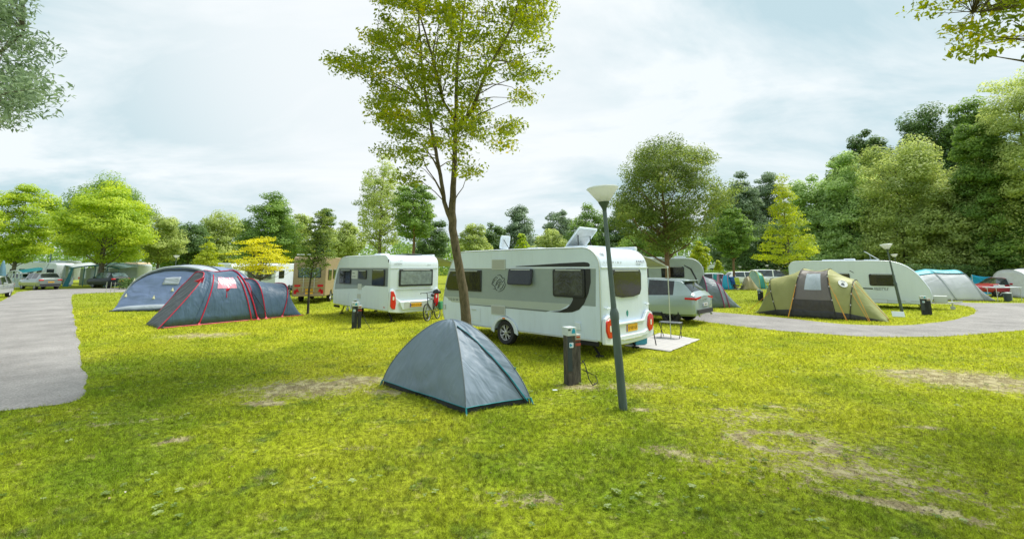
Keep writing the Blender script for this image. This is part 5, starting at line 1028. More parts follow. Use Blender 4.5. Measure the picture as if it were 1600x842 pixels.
# ================================================================ tents
class Tent:
    """hooped tent: stations (s_foot_near, s_apex, s_foot_far, H, half width near, half width far, lateral offset of apex)"""
    def __init__(s, C0, d, st, M=14, K=30, p=.72, q=.9, sag=.035, seed=1, crease=.012):
        s.C0 = Vector((C0[0], C0[1], 0)); s.d = Vector((d[0], d[1], 0)).normalized(); s.n = Vector((s.d.y, -s.d.x, 0))
        if s.n.dot(Vector((-s.C0.x, -s.C0.y, 0))) < 0: s.n = -s.n
        s.st = st; s.M = M; s.K = K; s.p = p; s.q = q; s.sag = sag; s.seed = seed; s.crease = crease
    def hoop(s, i, a):
        """a in 0..1 from near foot over the top to the far foot"""
        sf, sa, sr, H, wn, wf = s.st[i][:6]; th = math.pi*a; c = math.cos(th); z = math.sin(th)**s.q*H; lat = (wn if c > 0 else wf)*math.copysign(abs(c)**s.p, c)
        u = (math.sin(th))**.8; f = sf if c > 0 else sr; sx = f+(sa-f)*u
        return s.C0+s.d*sx+s.n*lat+Vector((0, 0, z))
    def pt(s, i, t, a, off=0.):
        P = s.hoop(i, a).lerp(s.hoop(i+1, a), t); c = s.hoop(i, .5).lerp(s.hoop(i+1, .5), t); c = Vector((c.x, c.y, 0)); g = s.sag*math.sin(math.pi*t)*(s.st[i][6] if len(s.st[i]) > 6 else 1)
        k = math.sin(math.pi*min(max(a, 0), 1)); P = P+(c-P)*g*(.3+.7*k)
        cr = vnoise(np.array([P.x*1.+P.z*1.3+s.seed*7+90]), np.array([P.y*1.2+t*2+60]), 1.7, s.seed)[0]-.5
        cr += .6*(vnoise(np.array([P.x*3.+P.z*2.5+s.seed*3+90]), np.array([P.y*3-P.z*4+60.]), 1.5, s.seed+5)[0]-.5)
        o = (P-c).normalized(); return P+o*(cr*s.crease*2*k**.5+off)
    def section(s, name, i, m, parent, a0=0., a1=1., t0=0., t1=1., off=0., th=.004, M=None, K=None):
        M = M or s.M; K = K or s.K; vs = [s.pt(i, t0+(t1-t0)*u/M, a0+(a1-a0)*v/K, off) for u in range(M+1) for v in range(K+1)]; w = K+1
        o = MB().add(vs, [(u*w+v, u*w+v+1, (u+1)*w+v+1, (u+1)*w+v) for u in range(M) for v in range(K)]).build(name, m, parent, smooth=180)
        if th: q = o.modifiers.new('t', 'SOLIDIFY'); q.thickness = th; q.offset = 0
        return o
    def pole(s, i, m, parent, r=.014, a0=0., a1=1., off=.012, t=0., name='pole', n=26):
        j, tt = (i, t) if i < len(s.st)-1 else (i-1, 1.)
        return MB().tube([s.pt(j, tt, a0+(a1-a0)*k/n, off) for k in range(n+1)], r, 5).build(name, m, parent, smooth=60)
    def hem(s, m, parent, h=.10, name='hem', far=True, r=.02):
        for a in ((0., 1.) if far else (0.,)):
            P = [s.pt(i, t/5, a) for i in range(len(s.st)-1) for t in range(6)]; MB().tube([Vector((p.x, p.y, .02)) for p in P], r, 5).build(name, m, parent, smooth=60)
def cord(parent, a, b, m, r=.006, name='guy_line', sagz=0.):
    a, b = Vector(a), Vector(b); mid = (a+b)/2-Vector((0, 0, sagz)); return MB().tube([a, mid, b], r, 4).build(name, m, parent)
Z0 = Vector((0, 0, 0))
# small dome tent in front
def dome():
    A, B, Cc = G(597, 602), G(728, 648), G(829, 631); A.z = B.z = Cc.z = 0; Dd = A+Cc-B; ctr = (A+Cc)/2; H = 1.20
    root = empty('dome_tent', ctr, 0, 'small grey dome tent with teal piping pitched alone in front of the big caravan', 'tent')
    A, B, Cc, Dd = [p-ctr for p in (A, B, Cc, Dd)]
    def arm(P, t):      # t 0 at foot .. 1 at the top
        a = t*math.pi/2; e = 1.42-.5*t**3; c_ = max(math.cos(a), 0.)**e; return Vector((P.x*c_, P.y*c_, H*math.sin(a)**1.32))
    g1 = fabric('dome_grey_cloth', (.20, .265, .33), (.25, .32, .40), rough=.5, wr=.30, wscale=4., trl=.10, spec=.35); teal = mat('teal_piping', (.01, .24, .28), .5); blk = mat('black_groundsheet', (.012, .016, .02), .6, bump=.4, bscale=12)
    def panel(name, P, Q, m, t0, t1, v0=0., v1=1., off=0., sg=.075, n1=26, n2=26, lo=.0):
        vs = []
        for i in range(n1+1):
            t = t0+(t1-t0)*i/n1
            for j in range(n2+1):
                v = v0+(v1-v0)*j/n2; p = arm(P, t).lerp(arm(Q, t), v); k = math.sin(math.pi*v)
                cc = p*(1-sg*k*math.cos(t*math.pi/2)**.5*1.1); cc.z = p.z-.02*k*(1-t)
                w_ = (vnoise(np.array([v*6+40+P.x]), np.array([t*5+30.+v*4]), 1.3, 21)[0]-.5)*.03*k+.016*math.sin((v*7-t*9)*2.1+vnoise(np.array([v*4+40.]), np.array([t*4+30.]), 1., 8)[0]*5)*math.exp(-((t-.22)/.24)**2)*k*(1 if P.x < 0 else .5)+ (vnoise(np.array([v*16+t*9+40]), np.array([t*13+30.-v*6]), 1.2, 22)[0]-.5)*.012*k
                o = Vector((p.x, p.y, p.z*.5)).normalized(); vs.append(cc+o*(w_+off)+Vector((0, 0, lo*(1-t))))
        w2 = n2+1; ob = MB().add(vs, [(i*w2+j, i*w2+j+1, (i+1)*w2+j+1, (i+1)*w2+j) for i in range(n1) for j in range(n2)]).build(name, m, root, smooth=180)
        return ob, vs
    for nm, P, Q in (('side_panel', A, B), ('door_panel', B, Cc), ('side_panel', Cc, Dd), ('end_panel', Dd, A)):
        ob, vs = panel(nm, P, Q, g1, .092, 1., off=.016); row = vs[:27]
        MB().tube(row, .0065, 5).build('piping', teal, ob, smooth=60)
        panel('ground_sheet', P, Q, blk, .0, .12, off=-.02)
    for P in (A, B, Cc, Dd): MB().tube([arm(P, t/20)*1.002+Vector((0, 0, .008)) for t in range(0, 21)], .011, 6).build('pole', mat('dark_seam', (.10, .13, .14), .5), root, smooth=60)
    P, Q = B, Cc; pts = []
    def surf(v, t, off):
        p = arm(P, t).lerp(arm(Q, t), v); k = math.sin(math.pi*v); cc = p*(1-.075*k*math.cos(t*math.pi/2)**.5*1.1); cc.z = p.z-.02*k*(1-t); return cc+Vector((p.x, p.y, p.z*.5)).normalized()*off
    zp = [(.10, .80), (.22, .76), (.42, .70), (.60, .60), (.74, .46), (.84, .30), (.91, .14), (.955, .06)]
    zs = []
    for i in range(len(zp)-1):
        for k in range(4): q = k/4; zs.append((zp[i][0]+(zp[i+1][0]-zp[i][0])*q, zp[i][1]+(zp[i+1][1]-zp[i][1])*q))
    zs.append(zp[-1])
    MB().tube([surf(v, t, .026) for v, t in zs], .011, 5).build('door_zip', teal, root, smooth=60); MB().tube([surf(v-.025, t-.01, .03) for v, t in zs], .009, 5).build('zip_flap', blk, root, smooth=60)
    for P in (A, B, Cc): MB().tube([P*1.0+Vector((0, 0, .10)), P*1.03+Vector((0, 0, .0))], .013, 5).build('peg_loop', teal, root); MB().tube([P*1.02+Vector((0, 0, .03)), P*1.05+Vector((0, 0, .0))], .006, 4).build('peg', alu, root)
    q = surf(.0, .35, .03); MB().box(q, (.02, .02, .02)).build('toggle', teal, root)
dome()

# tunnel tent with red piping
def red_tent():
    P0 = G(247, 514); P1 = G(475, 493); d = (P1-P0).xy.normalized(); L = (P1-P0).xy.length; root = empty('tunnel_tent', (P0.x, P0.y, 0), 0, 'slate blue tunnel tent with red piping and a pink window behind the thin road verge', 'tent'); root['label'] = 'slate blue tunnel tent with red piping and a pink window'
    nn = Vector((-d.y, d.x)); C0 = nn*1.25 if nn.dot(-P0.xy) < 0 else -nn*1.25
    k = L/5.65
    def sx(px, lat):      # where the line running lat metres behind the near hem is seen in column px
        q = (px-800)/FPX; c = P0.xy-nv*lat; return (q*c.y-c.x)/(d.x-q*d.y)
    nv = nn if nn.dot(-P0.xy) > 0 else -nn; F0 = G(229, 508).xy-P0.xy; sF = F0.dot(d); wF = -F0.dot(nv)-1.25; s404 = (G(404, 500).xy-P0.xy).dot(d); s458 = (G(458, 498).xy-P0.xy).dot(d)
    st = [(0, sF*.5, sF, .02, 1.25, wF), (0, sx(317, 1.25), sF+.1, 1.93, 1.25, max(.5, wF)), (1.0, sx(324, 1.25), 1.0, 1.98, 1.26, 1.2), (s404, sx(364, 1.25), s404, 1.97, 1.27, 1.25), (s404-.1, sx(391, .9), s404, 1.52, .98, 1.2), (s404+.35, sx(393, 1.25), s404+.35, 1.62, 1.22, 1.2), (s458, sx(441, 1.25), s458, 1.40, 1.2, 1.1), (L, L-.05, L-.2, .03, 1.2, .6)]
    T_ = Tent((0, 0), (d.x, d.y), st, p=.62, q=.80, sag=.03, seed=3, crease=.022); T_.C0 = Vector((-nv.x*1.25, -nv.y*1.25, 0)); T_.n = Vector((nv.x, nv.y, 0))
    sl = fabric('slate_cloth', (.078, .135, .215), (.10, .17, .26), rough=.4, wr=.35, wscale=3.); sd = fabric('slate_dark_cloth', (.07, .085, .095), (.09, .105, .115), rough=.5, wr=.5); rd = mat('red_piping', (.55, .01, .05), .5)
    for i in range(7): T_.section(('porch', 'porch', 'main_canopy', 'joint', 'joint', 'sleeping_pod', 'tail_panel')[i], i, sd if i == 0 else sl, root, t0=0., M=8 if i in (3, 4) else 14)
    for i, a1, r in ((1, 1., .018), (3, 1., .023), (5, .96, .018), (6, 1., .018)): T_.pole(i, rd, root, r, 0., a1, .016)
    T_.pole(4, rd, root, .016, .0, .42, .012); T_.hem(rd, root, r=.02)
    MB().tube([T_.pt(2, t/8, .5, .02) for t in range(9)], .018, 5).build('ridge_piping', rd, root)
    # vertical zips and the tinted window on the main canopy
    for t, lo, hi in ((.10, .0, .36), (.90, .0, .34)): MB().tube([T_.pt(2, t, lo+(hi-lo)*j/12, .014) for j in range(13)], .021, 5).build('door_zip', rd, root, smooth=60)
    T_.section('window', 2, fabric('pink_window_film', (.72, .30, .40), (.78, .36, .45), rough=.2, wr=.3, trl=0), root, a0=.205, a1=.33, t0=.24, t1=.74, off=.012, th=0, M=10, K=10)
    q = T_.pt(2, .47, .20, .03); MB().add([q+Vector((-.12, 0, .0)), q+Vector((.12, .05, 0)), q+Vector((0, .03, -.16)), q+Vector((0, -.03, -.07))], [(0, 3, 1), (0, 2, 3), (3, 2, 1)]).build('strap_patch', rd, root); cord(root, q+Vector((0, 0, -.1)), T_.pt(2, .47, .13, .03), rd, .012, 'strap')
    for i, a in ((1, .3),): q = T_.pt(i, 0, a, .02); MB().add([q+Vector((-.25, -.05, -.05)), q+Vector((.12, 0, .12)), q+Vector((.05, -.02, -.14)), q+Vector((-.06, -.08, 0))], [(0, 3, 1), (0, 2, 3), (3, 2, 1)]).build('toggle_patch', rd, root)
    for i, t in ((2, .1), (3, 0.), (5, 0.), (6, 0.), (4, .4)): q = T_.pt(i, t, 0., .0); MB().add([q+Vector((-.11, -.03, .0)), q+Vector((.11, 0, 0)), q+Vector((0, .02, .13)), q+Vector((.02, -.08, .02))], [(0, 3, 2), (3, 1, 2), (0, 1, 3)]).build('peg_patch', rd, root)
    mb = MB()
    for j in range(26):
        q = T_.pt(0, .3+.3*random.random(), .06+.6*j/26)+T_.d*(-.12-.1*random.random()); s = random.uniform(.08, .15); mb.add([q+Vector((-s, -s*.5, .02-q.z)), q+Vector((s, -s*.6, .03-q.z)), q+Vector((s*.7, s, .12-q.z*.8)), q+Vector((-s*.8, s*.8, .09-q.z*.8))], [(0, 1, 2, 3)])
    mb.build('mud_flap', fabric('slate_mud_flap', (.05, .075, .09), (.16, .2, .22), wr=1., wscale=8), root)
    dk = mat('black_cord', (.02, .02, .022), .7); cord(root, T_.pt(4, 0, .26, .01), T_.pt(3, .0, 0)+T_.n*.35, dk, .010); cord(root, T_.pt(4, 0, .26, .01), T_.pt(5, .0, 0)+T_.n*.45, dk, .010); cord(root, T_.pt(6, 0, .25, .01), T_.pt(6, .0, 0)+T_.n*.4, dk, .008)
red_tent()

def blue_tent():
    P0 = G(173, 487); P1 = G(330, 486); d = (P1-P0).xy.normalized(); root = empty('family_tent', (P0.x, P0.y, 0), 0, 'large grey blue inflatable family tent left of the red piped one', 'tent'); L = (P1-P0).xy.length
    bl = fabric('blue_grey_cloth', (.21, .29, .50), (.26, .35, .58), rough=.45, wr=.45, wscale=2.); gy = fabric('light_grey_trim', (.42, .48, .54), rough=.5, wr=.5); dk = fabric('dark_trim', (.05, .07, .09), rough=.6)
    # axis runs away from us; stations are hoops across
    ax = Vector((-d.y, d.x)); C0 = d*(L/2)
    T_ = Tent((0, 0), (ax.x, ax.y), [(0, 0, 0, .04, L*.5, L*.5), (.35, 1.0, .35, 2.12, L*.5, L*.5), (1.6, 2.0, 1.6, 2.22, L*.5, L*.5), (4.2, 4.2, 4.2, 2.1, L*.5, L*.5), (5.2, 5.0, 5.2, .05, L*.48, L*.48)], K=34, p=.80, q=.82, sag=.012, seed=5, crease=.025)
    T_.C0 = Vector((C0.x, C0.y, 0)); T_.n = Vector((-d.x, -d.y, 0))
    T_.section('front_wall', 0, bl, root, M=18); T_.section('hood', 1, gy, root, M=6, off=.02); T_.section('main_canopy', 2, bl, root); T_.section('rear_wall', 3, bl, root)
    T_.pole(1, gy, root, .06, 0., 1., .0, name='air_beam'); T_.pole(2, dk, root, .05, name='air_beam'); T_.pole(3, gy, root, .05, name='air_beam')
    T_.section('seam_strip', 0, dk, root, a0=.0, a1=1., t0=.90, t1=.955, off=.03, th=.004, M=2)
    T_.section('mud_skirt', 0, gy, root, a0=0, a1=1, t0=.0, t1=.13, off=.022, M=2); MB().tube([T_.pt(0, .01, k/30, .06)*1.0 for k in range(31)], .05, 6).build('base_tube', dk, root)
    def at(px, py, off=.05):   # nearest point of the wall seen at this pixel
        best = None
        for t in np.linspace(.05, 1, 40):
            for a in np.linspace(.02, .98, 60):
                q = T_.pt(0, t, a, off)+Vector((P0.x, P0.y, 0)); c, s = math.cos(PITCH), math.sin(PITCH); y, z = q.y, q.z-CAMH; f_ = y*c+z*s; u = 800+FPX*q.x/f_; v = PY0-FPX*(z*c-y*s)/f_; e = (u-px)**2+(v-py)**2
                if best is None or e < best[0]: best = (e, t, a)
        return best[1], best[2]
    t1, a1 = at(253, 445); t2, a2 = at(281, 433)
    T_.section('vent_cover', 0, gy, root, a0=min(a1, a2), a1=max(a1, a2), t0=min(t1, t2), t1=max(t1, t2), off=.07, M=5, K=6)
    yl = mat('pale_yellow_webbing', (.66, .66, .42), .6)
    for px, py in ((198, 461), (241, 464), (211, 437), (267, 450)):
        t, a = at(px, py); q = T_.pt(0, t, a, .05); MB().add([q+Vector((0, 0, .10)), q+Vector((-.09, -.02, -.10)), q+Vector((.09, -.02, -.10)), q+Vector((0, -.07, -.06))], [(0, 1, 3), (0, 3, 2), (1, 2, 3)]).build('strap', yl, root)
blue_tent()

def green_tent():
    P0 = G(1173, 489); P1 = G(1391, 503); d = (P1-P0).xy.normalized(); L = (P1-P0).xy.length; root = empty('tunnel_tent', (P0.x, P0.y, 0), 0, 'olive green tunnel tent with a brown door panel and a pale window', 'tent')
    n = Vector((d.y, -d.x)); n = n if n.dot(-P0.xy) > 0 else -n
    def s_of(px, py):
        p = G(px, py); return (p.xy-P0.xy).dot(d), (p.xy-P0.xy).dot(n)
    W = 1.25; C0 = -n*W*.55
    s1, l1 = s_of(1226, 493); s2, l2 = s_of(1236, 494); s3, l3 = s_of(1310, 500); s4, l4 = s_of(1315, 500)
    a1 = (D(1204, 435, 21.5).xy-P0.xy).dot(d); a4 = (D(1334, 437, 19.2).xy-P0.xy).dot(d)
    ol = fabric('olive_cloth', (.42, .43, .15), (.50, .51, .20), rough=.5, wr=.40, wscale=2.5, trl=.2); ol2 = fabric('olive_cloth_pod', (.35, .38, .14), (.42, .45, .18), rough=.5, wr=.3, trl=.2); br = fabric('taupe_cloth', (.20, .18, .165), (.25, .225, .205), rough=.45, wr=.35, wscale=3.); dk = fabric('charcoal_skirt', (.06, .06, .062), rough=.6, wr=.6); bk = mat('black_pole_sleeve', (.03, .03, .025), .5)
    st = [(0, .25, .3, .03, .45, .5), (max(.9, s1-.25), a1, a1, 1.58, 1.0, 1.1), (s2+.05, s2+.45, s2+.6, 2.04, W, W), (s3-.05, s3-.35, s3-.3, 2.04, W, W), (s4+.25, a4, a4, 1.58, 1.05, 1.1), (L, L-.1, L-.3, .03, .75, .6)]
    T_ = Tent((0, 0), (d.x, d.y), st, p=.66, q=.84, sag=.04, seed=9, crease=.016); T_.C0 = Vector((C0.x, C0.y, 0)); T_.n = Vector((n.x, n.y, 0))
    for i in range(5):
        nm = ('sleeping_pod', 'canopy', 'main_canopy', 'canopy', 'sleeping_pod')[i]
        if i == 2: T_.section('door_panel', 2, br, root, a0=0, a1=.44); T_.section(nm, 2, ol, root, a0=.44, a1=1., off=.006)
        else: T_.section(nm, i, ol2 if i in (0, 4) else ol, root)
        T_.section('skirt', i, dk, root, a0=0., a1=.035, off=.01, K=3)
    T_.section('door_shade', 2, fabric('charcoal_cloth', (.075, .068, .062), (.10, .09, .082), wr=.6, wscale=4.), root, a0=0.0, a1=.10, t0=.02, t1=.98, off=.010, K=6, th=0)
    T_.section('window', 2, fabric('pale_window_film', (.42, .50, .55), (.60, .66, .70), rough=.18, wr=.4, trl=0), root, a0=.175, a1=.365, t0=.26, t1=.76, off=.014, th=0, M=10, K=10)
    for i in (1, 2, 3, 4): T_.pole(i, bk, root, .016)
    pk = mat('white_clip', (.7, .7, .66), .5)
    for i in (1, 2, 3, 4):
        mb = MB()
        for a in (.10, .2, .3, .4): q = T_.pt(i, 0, a, .03); mb.box(q, (.03, .03, .05))
        mb.build('pole_clips', pk, root)
    og = mat('orange_cord', (.75, .33, .03), .6)
    for (i, a, px, py) in ((3, .30, 1322, 501), (3, .24, 1324, 502), (4, .22, 1358, 503), (4, .34, 1360, 503.5), (2, .28, 1232, 496), (1, .2, 1167, 489), (4, .4, 1392, 503), (2, .22, 1231, 497)):
        e = G(px, py); cord(root, T_.pt(i, 0, a, .02), (e.x-P0.x, e.y-P0.y, .01), og, .008)
    q = T_.pt(3, .62, .30, .02); t0 = T_.pt(3, .50, .30, .02); e1 = (T_.pt(3, .75, .30, .02)-t0).normalized(); e2 = (T_.pt(3, .62, .34, .02)-T_.pt(3, .62, .26, .02)).normalized(); F = Fr(q, e1, e2)
    if F.N.dot(T_.n) < 0: F = Fr(q, -e1, e2)
    o = MB().slab([(.17*math.cos(k*.393), .17*math.sin(k*.393)) for k in range(16)], F, .005, .006).build('round_emblem', mat('white_print', (.8, .82, .8), .5), root)
    MB().slab([(-.07, -.10), (.07, -.10), (.05, .0), (0, .05), (-.05, .0)], F, .012, .002).build('emblem_mark', dtxt, o); MB().slab([(-.08, .10), (.08, .10), (.05, .125), (-.05, .125)], F, .012, .002).build('emblem_mark', dtxt, o)
green_tent()

def hoop_generic(name, label, pa, pb, W, st, mats, polecol=None, hem=None, p=.7, q=.85, sag=.03, seed=11, side=1., cat='tent', crease=.015, group=None):
    P0 = G(*pa); P1 = G(*pb); d = (P1-P0).xy.normalized(); L = (P1-P0).xy.length; root = empty(name, (P0.x, P0.y, 0), 0, label, cat, group); n = Vector((d.y, -d.x)); n = n if n.dot(-P0.xy) > 0 else -n
    S = [(a*L, b*L, a*L if len(x) < 6 else x[5]*L, H, w_, w2) for x in st for (a, b, H, w_, w2) in (x[:5],)]
    T_ = Tent((0, 0), (d.x, d.y), S, p=p, q=q, sag=sag, seed=seed, crease=crease, M=10, K=22); T_.C0 = Vector((-n.x*W, -n.y*W, 0)); T_.n = Vector((n.x, n.y, 0))
    for i in range(len(S)-1): T_.section('canopy' if 0 < i < len(S)-2 else 'end_panel', i, mats[i], root)
    if polecol:
        for i in range(1, len(S)-1): T_.pole(i, polecol, root, .02)
    if hem: T_.hem(hem, root, r=.03)
    return T_, root
wt = fabric('white_tent_cloth', (.74, .78, .80), (.82, .85, .87), rough=.5, wr=.5, wscale=1.6, trl=.2); tq = fabric('turquoise_cloth', (.02, .40, .50), (.03, .50, .60), rough=.45, wr=.3); tqb = fabric('bright_blue_tarp', (.01, .42, .72), (.02, .5, .8), rough=.35, wr=.8, wscale=4)
T_, r_ = hoop_generic('tunnel_tent', 'white tunnel tent with a turquoise roof stripe beside the loop road', (1452, 469.5), (1562, 470.5), 1.3, [(-.05, -.6, .04, .9, .6), (.0, -.28, 1.66, 1.3, 1.2), (.40, .22, 1.98, 1.35, 1.3), (.80, .66, 1.94, 1.35, 1.3), (1.02, .95, .05, 1.2, .5)], [tq, wt, wt, fabric('grey_mesh_cloth', (.36, .40, .41), wr=.5)], mat('grey_sleeve', (.35, .4, .42), .5), mat('dark_red_hem', (.10, .03, .04), .6), sag=.02, seed=13, p=.92, q=1.12)
for i in (1, 2): T_.section('roof_stripe', i, tq, r_, a0=.345, a1=.70, off=.02)
MB().tube([T_.pt(2, t/8, .345, .03) for t in range(9)], .03, 5).build('stripe_edge', mat('dark_teal_edge', (.02, .12, .14), .6), r_)
# blue tarp stretched behind it
a, b, c, e = D(1518, 429, 37.5), D(1562, 431.5, 37.), D(1564, 452, 36.6), D(1526, 462, 37)
tr_ = empty('tarpaulin', (a.x, a.y, 0), 0, 'bright blue tarpaulin stretched above the red car', 'tarpaulin'); vs = []
for i in range(13):
    for j in range(9):
        u, v = i/12, j/8; p = (a*(1-u)+b*u)*(1-v)+(e*(1-u)+c*u)*v; p = p+Vector((0, .35*math.sin(math.pi*v)+.08*math.sin(7*u), -.12*math.sin(math.pi*u)))-Vector((a.x, a.y, 0)); vs.append(p)
o = MB().add(vs, [(i*9+j, i*9+j+1, i*9+10+j, i*9+9+j) for i in range(12) for j in range(8)]).build('sheet', tqb, tr_, smooth=180); o.modifiers.new('t', 'SOLIDIFY').thickness = .006
for q in (a, b): MB().tube([(q.x-a.x, q.y-a.y, 0), (q.x-a.x, q.y-a.y, q.z)], .02, 6).build('pole', alu, tr_)
# slate tent beside the suv
sl = MATS['slate_cloth']; gp_ = fabric('grey_blue_cloth', (.17, .22, .26), (.21, .27, .31), wr=.6)
T_, r_ = hoop_generic('tunnel_tent', 'grey tunnel tent with purple pole sleeves right of the silver suv', (1080, 481), (1162, 481), 1.0, [(0, .05, .05, .9, .6), (.30, .32, 1.75, 1.15, 1.1), (.62, .55, 1.5, 1.1, 1.0), (.74, .66, 1.25, .95, .9), (1., .97, .04, .8, .5)], [gp_, gp_, fabric('grey_blue_cloth', (.17, .22, .26)), gp_], mat('purple_sleeve', (.35, .03, .16), .5), None, seed=15)
# far tents on the middle field
T_, r_ = hoop_generic('dome_tent', 'small tan dome tent on the far pitch in front of the white cars', (1161, 453.3), (1190, 453.6), 1.0, [(0, .05, .04, .9, .6), (.28, .36, 1.2, 1.1, 1.0), (.6, .5, 1.3, 1.1, 1.), (1., .95, .04, .8, .5)], [fabric('tan_cloth', (.38, .33, .18), wr=.4)]*3, None, None, seed=17)
T_, r_ = hoop_generic('dome_tent', 'green and mint dome tent right of the small tan one', (1178, 451.5), (1204, 451.5), 1.0, [(0, .1, .04, .9, .6), (.35, .35, 1.8, 1.1, 1.0), (.7, .65, 1.6, 1.1, 1.), (1., .95, .04, .8, .5)], [fabric('mint_cloth', (.35, .55, .40), wr=.4), fabric('sea_green_cloth', (.05, .32, .24), wr=.4), fabric('sea_green_cloth', (.05, .32, .24))], mat('yellow_sleeve', (.7, .6, .05), .5), None, seed=19)
T_, r_ = hoop_generic('dome_tent', 'sky blue dome tent with pink edge on the far pitch', (1124, 452), (1146, 452.5), 1.0, [(0, .1, .04, .9, .6), (.15, .3, 1.4, 1.1, 1.0), (.7, .6, 1.4, 1.1, 1.0), (1., .95, .04, .8, .5)], [fabric('sky_blue_cloth', (.03, .42, .62), wr=.4)]*3, mat('pink_sleeve', (.75, .15, .3), .5), None, seed=23)
T_, r_ = hoop_generic('dome_tent', 'pink and teal striped tent left of the sky blue one', (1108, 452), (1129, 452.5), 1.0, [(0, .1, .04, .9, .6), (.3, .35, 1.5, 1.1, 1.0), (.62, .62, 1.5, 1.1, 1.0), (1., .95, .04, .8, .5)], [fabric('pale_pink_cloth', (.6, .3, .38), wr=.4), fabric('teal_cloth', (.01, .28, .26)), fabric('pale_pink_cloth', (.6, .3, .38))], None, None, seed=25)
T_, r_ = hoop_generic('dome_tent', 'white arched tent cut by the right edge beyond the red car', (1604, 466), (1670, 466), 1.2, [(0, .0, .04, 1.1, .9), (.08, .10, 1.9, 1.4, 1.3), (.5, .5, 2.0, 1.4, 1.3), (1., .95, .04, .8, .5)], [wt, wt, wt], mat('pale_sleeve', (.6, .66, .68), .5), None, seed=27, p=.6)
# open awning annexe: teal frame, striped roof
def awning(label, x0, x1, Y, H, dep, roofm, wallm, open_=True, name='awning'):
    a, b = D(x0, 440, Y), D(x1, 440, Y); L = b.x-a.x; root = empty(name, (a.x, Y, 0), 0, label, 'awning'); vs = []
    for i in range(17):
        for j in range(9):
            u, v = i/16, j/8; vs.append((L*u, dep*v, H*(.80+.20*math.sin(math.pi*(.12+.76*u)))-(1-v)*.35+.03*random.random()))
    o = MB().add(vs, [(i*9+j, i*9+9+j, i*9+10+j, i*9+j+1) for i in range(16) for j in range(8)]).build('roof', roofm, root, smooth=180); o.modifiers.new('t', 'SOLIDIFY').thickness = .02
    hz = lambda u: H*(.80+.20*math.sin(math.pi*(.12+.76*u)))-.35
    MB().tube([(L*u/16, -.02, hz(u/16)) for u in range(17)], .06, 6).build('valance', wallm, root)
    S = Fr((0, 0, 0), (1, 0, 0))
    MB().slab([(-.5, 0), (.12, 0), (.45, hz(.1)), (.2, hz(.05))], S, 0, .02).build('corner_panel', wallm, root); MB().slab([(.15, .25), (.6, .25), (.62, 1.3)], S, .02, .006).build('corner_window', fabric('white_panel', (.6, .68, .7)), root)
    for u in (.33, .55, .8): MB().slab([(L*u-.1, .9), (L*u+.1, .9), (L*u+.02, hz(u)), (L*u-.02, hz(u))], S, 0, .02).build('curtain', fabric('white_panel', (.6, .68, .7)), root)
    for u in (.3, .52, .76, .995): MB().tube([(L*u, 0, 0), (L*u, 0, hz(u))], .035, 6).build('pole', wallm, root)
    MB().slab([(L*.5, 0), (L, 0), (L, .9), (L*.5, .9)], S, -.02, .02).build('low_wall', wallm, root)
    MB().slab([(.1, 0), (L*.98, 0), (L*.98, hz(.5)*.92), (.1, hz(.1)*.9)], S, -dep, .02).build('back_wall', fabric('shaded_inner_cloth', (.46, .54, .56)), root)
    return root
tealc = fabric('dark_teal_cloth', (.01, .16, .20), (.02, .22, .27), wr=.3)
awning('teal edged awning with pale striped roof behind the black hatchback', 106, 184, 51.5, 2.65, 2.6, fabric('pale_teal_roof', (.22, .36, .40), (.30, .46, .5), wr=.3), tealc)
awning('small white awning with dark teal roof edge at far left', 10, 33, 50, 2.1, 2.4, tealc, fabric('pale_wall_cloth', (.45, .52, .54)))
awning('pale awning with white roof between the cream caravan and the teal awning', 84, 112, 53, 2.7, 3., fabric('pale_canopy', (.55, .60, .62)), fabric('pale_teal_wall', (.30, .40, .42)))
def parasol(label, px, py, Y, H, r, closed, m, group=None):
    p = D(px, py, Y); root = empty('parasol', (p.x, Y, 0), 0, label, 'parasol'); MB().tube([(0, 0, 0), (0, 0, H)], .025, 8).build('pole', alu, root)
    prof = [(.03, H), (.10, H-.25), (.26, H-1.2), (.22, H-1.75)] if closed else [(.02, H), (r*.5, H-.16), (r, H-.45), (r, H-.52)]
    o = MB().lathe([(a, b) for a, b in prof], (0, 0, 0), 'z', 16).build('canopy', m, root, smooth=20); o.modifiers.new('t', 'SOLIDIFY').thickness = .01
parasol('closed grey blue parasol at the left edge behind the silver hatchback', 4, 420, 40, 2.7, 0, True, fabric('blue_parasol_cloth', (.12, .24, .32)))
parasol('open white parasol between the tan camper and the white caravan', 516, 420, 38, 2.75, 1.5, False, fabric('white_tent_cloth', (.6, .6, .6)))
p = D(224, 414, 60); r_ = empty('awning', (p.x, 60, 0), 0, 'orange awning with cream top seen over the blue tent', 'awning')
MB().slab([(-1.0, 0), (1.1, 0), (1.0, 2.55), (.8, 2.75), (-.8, 2.75), (-1.05, 2.5)], Fr((0, 0, 0), (1, 0, 0)), 0, 2.).build('wall', fabric('cream_cloth', (.6, .48, .3)), r_); MB().box((.0, -2.1, 2.3), (2.5, .5, .35)).build('canopy', fabric('orange_cloth', (.75, .18, .02)), r_, bevel=.08)

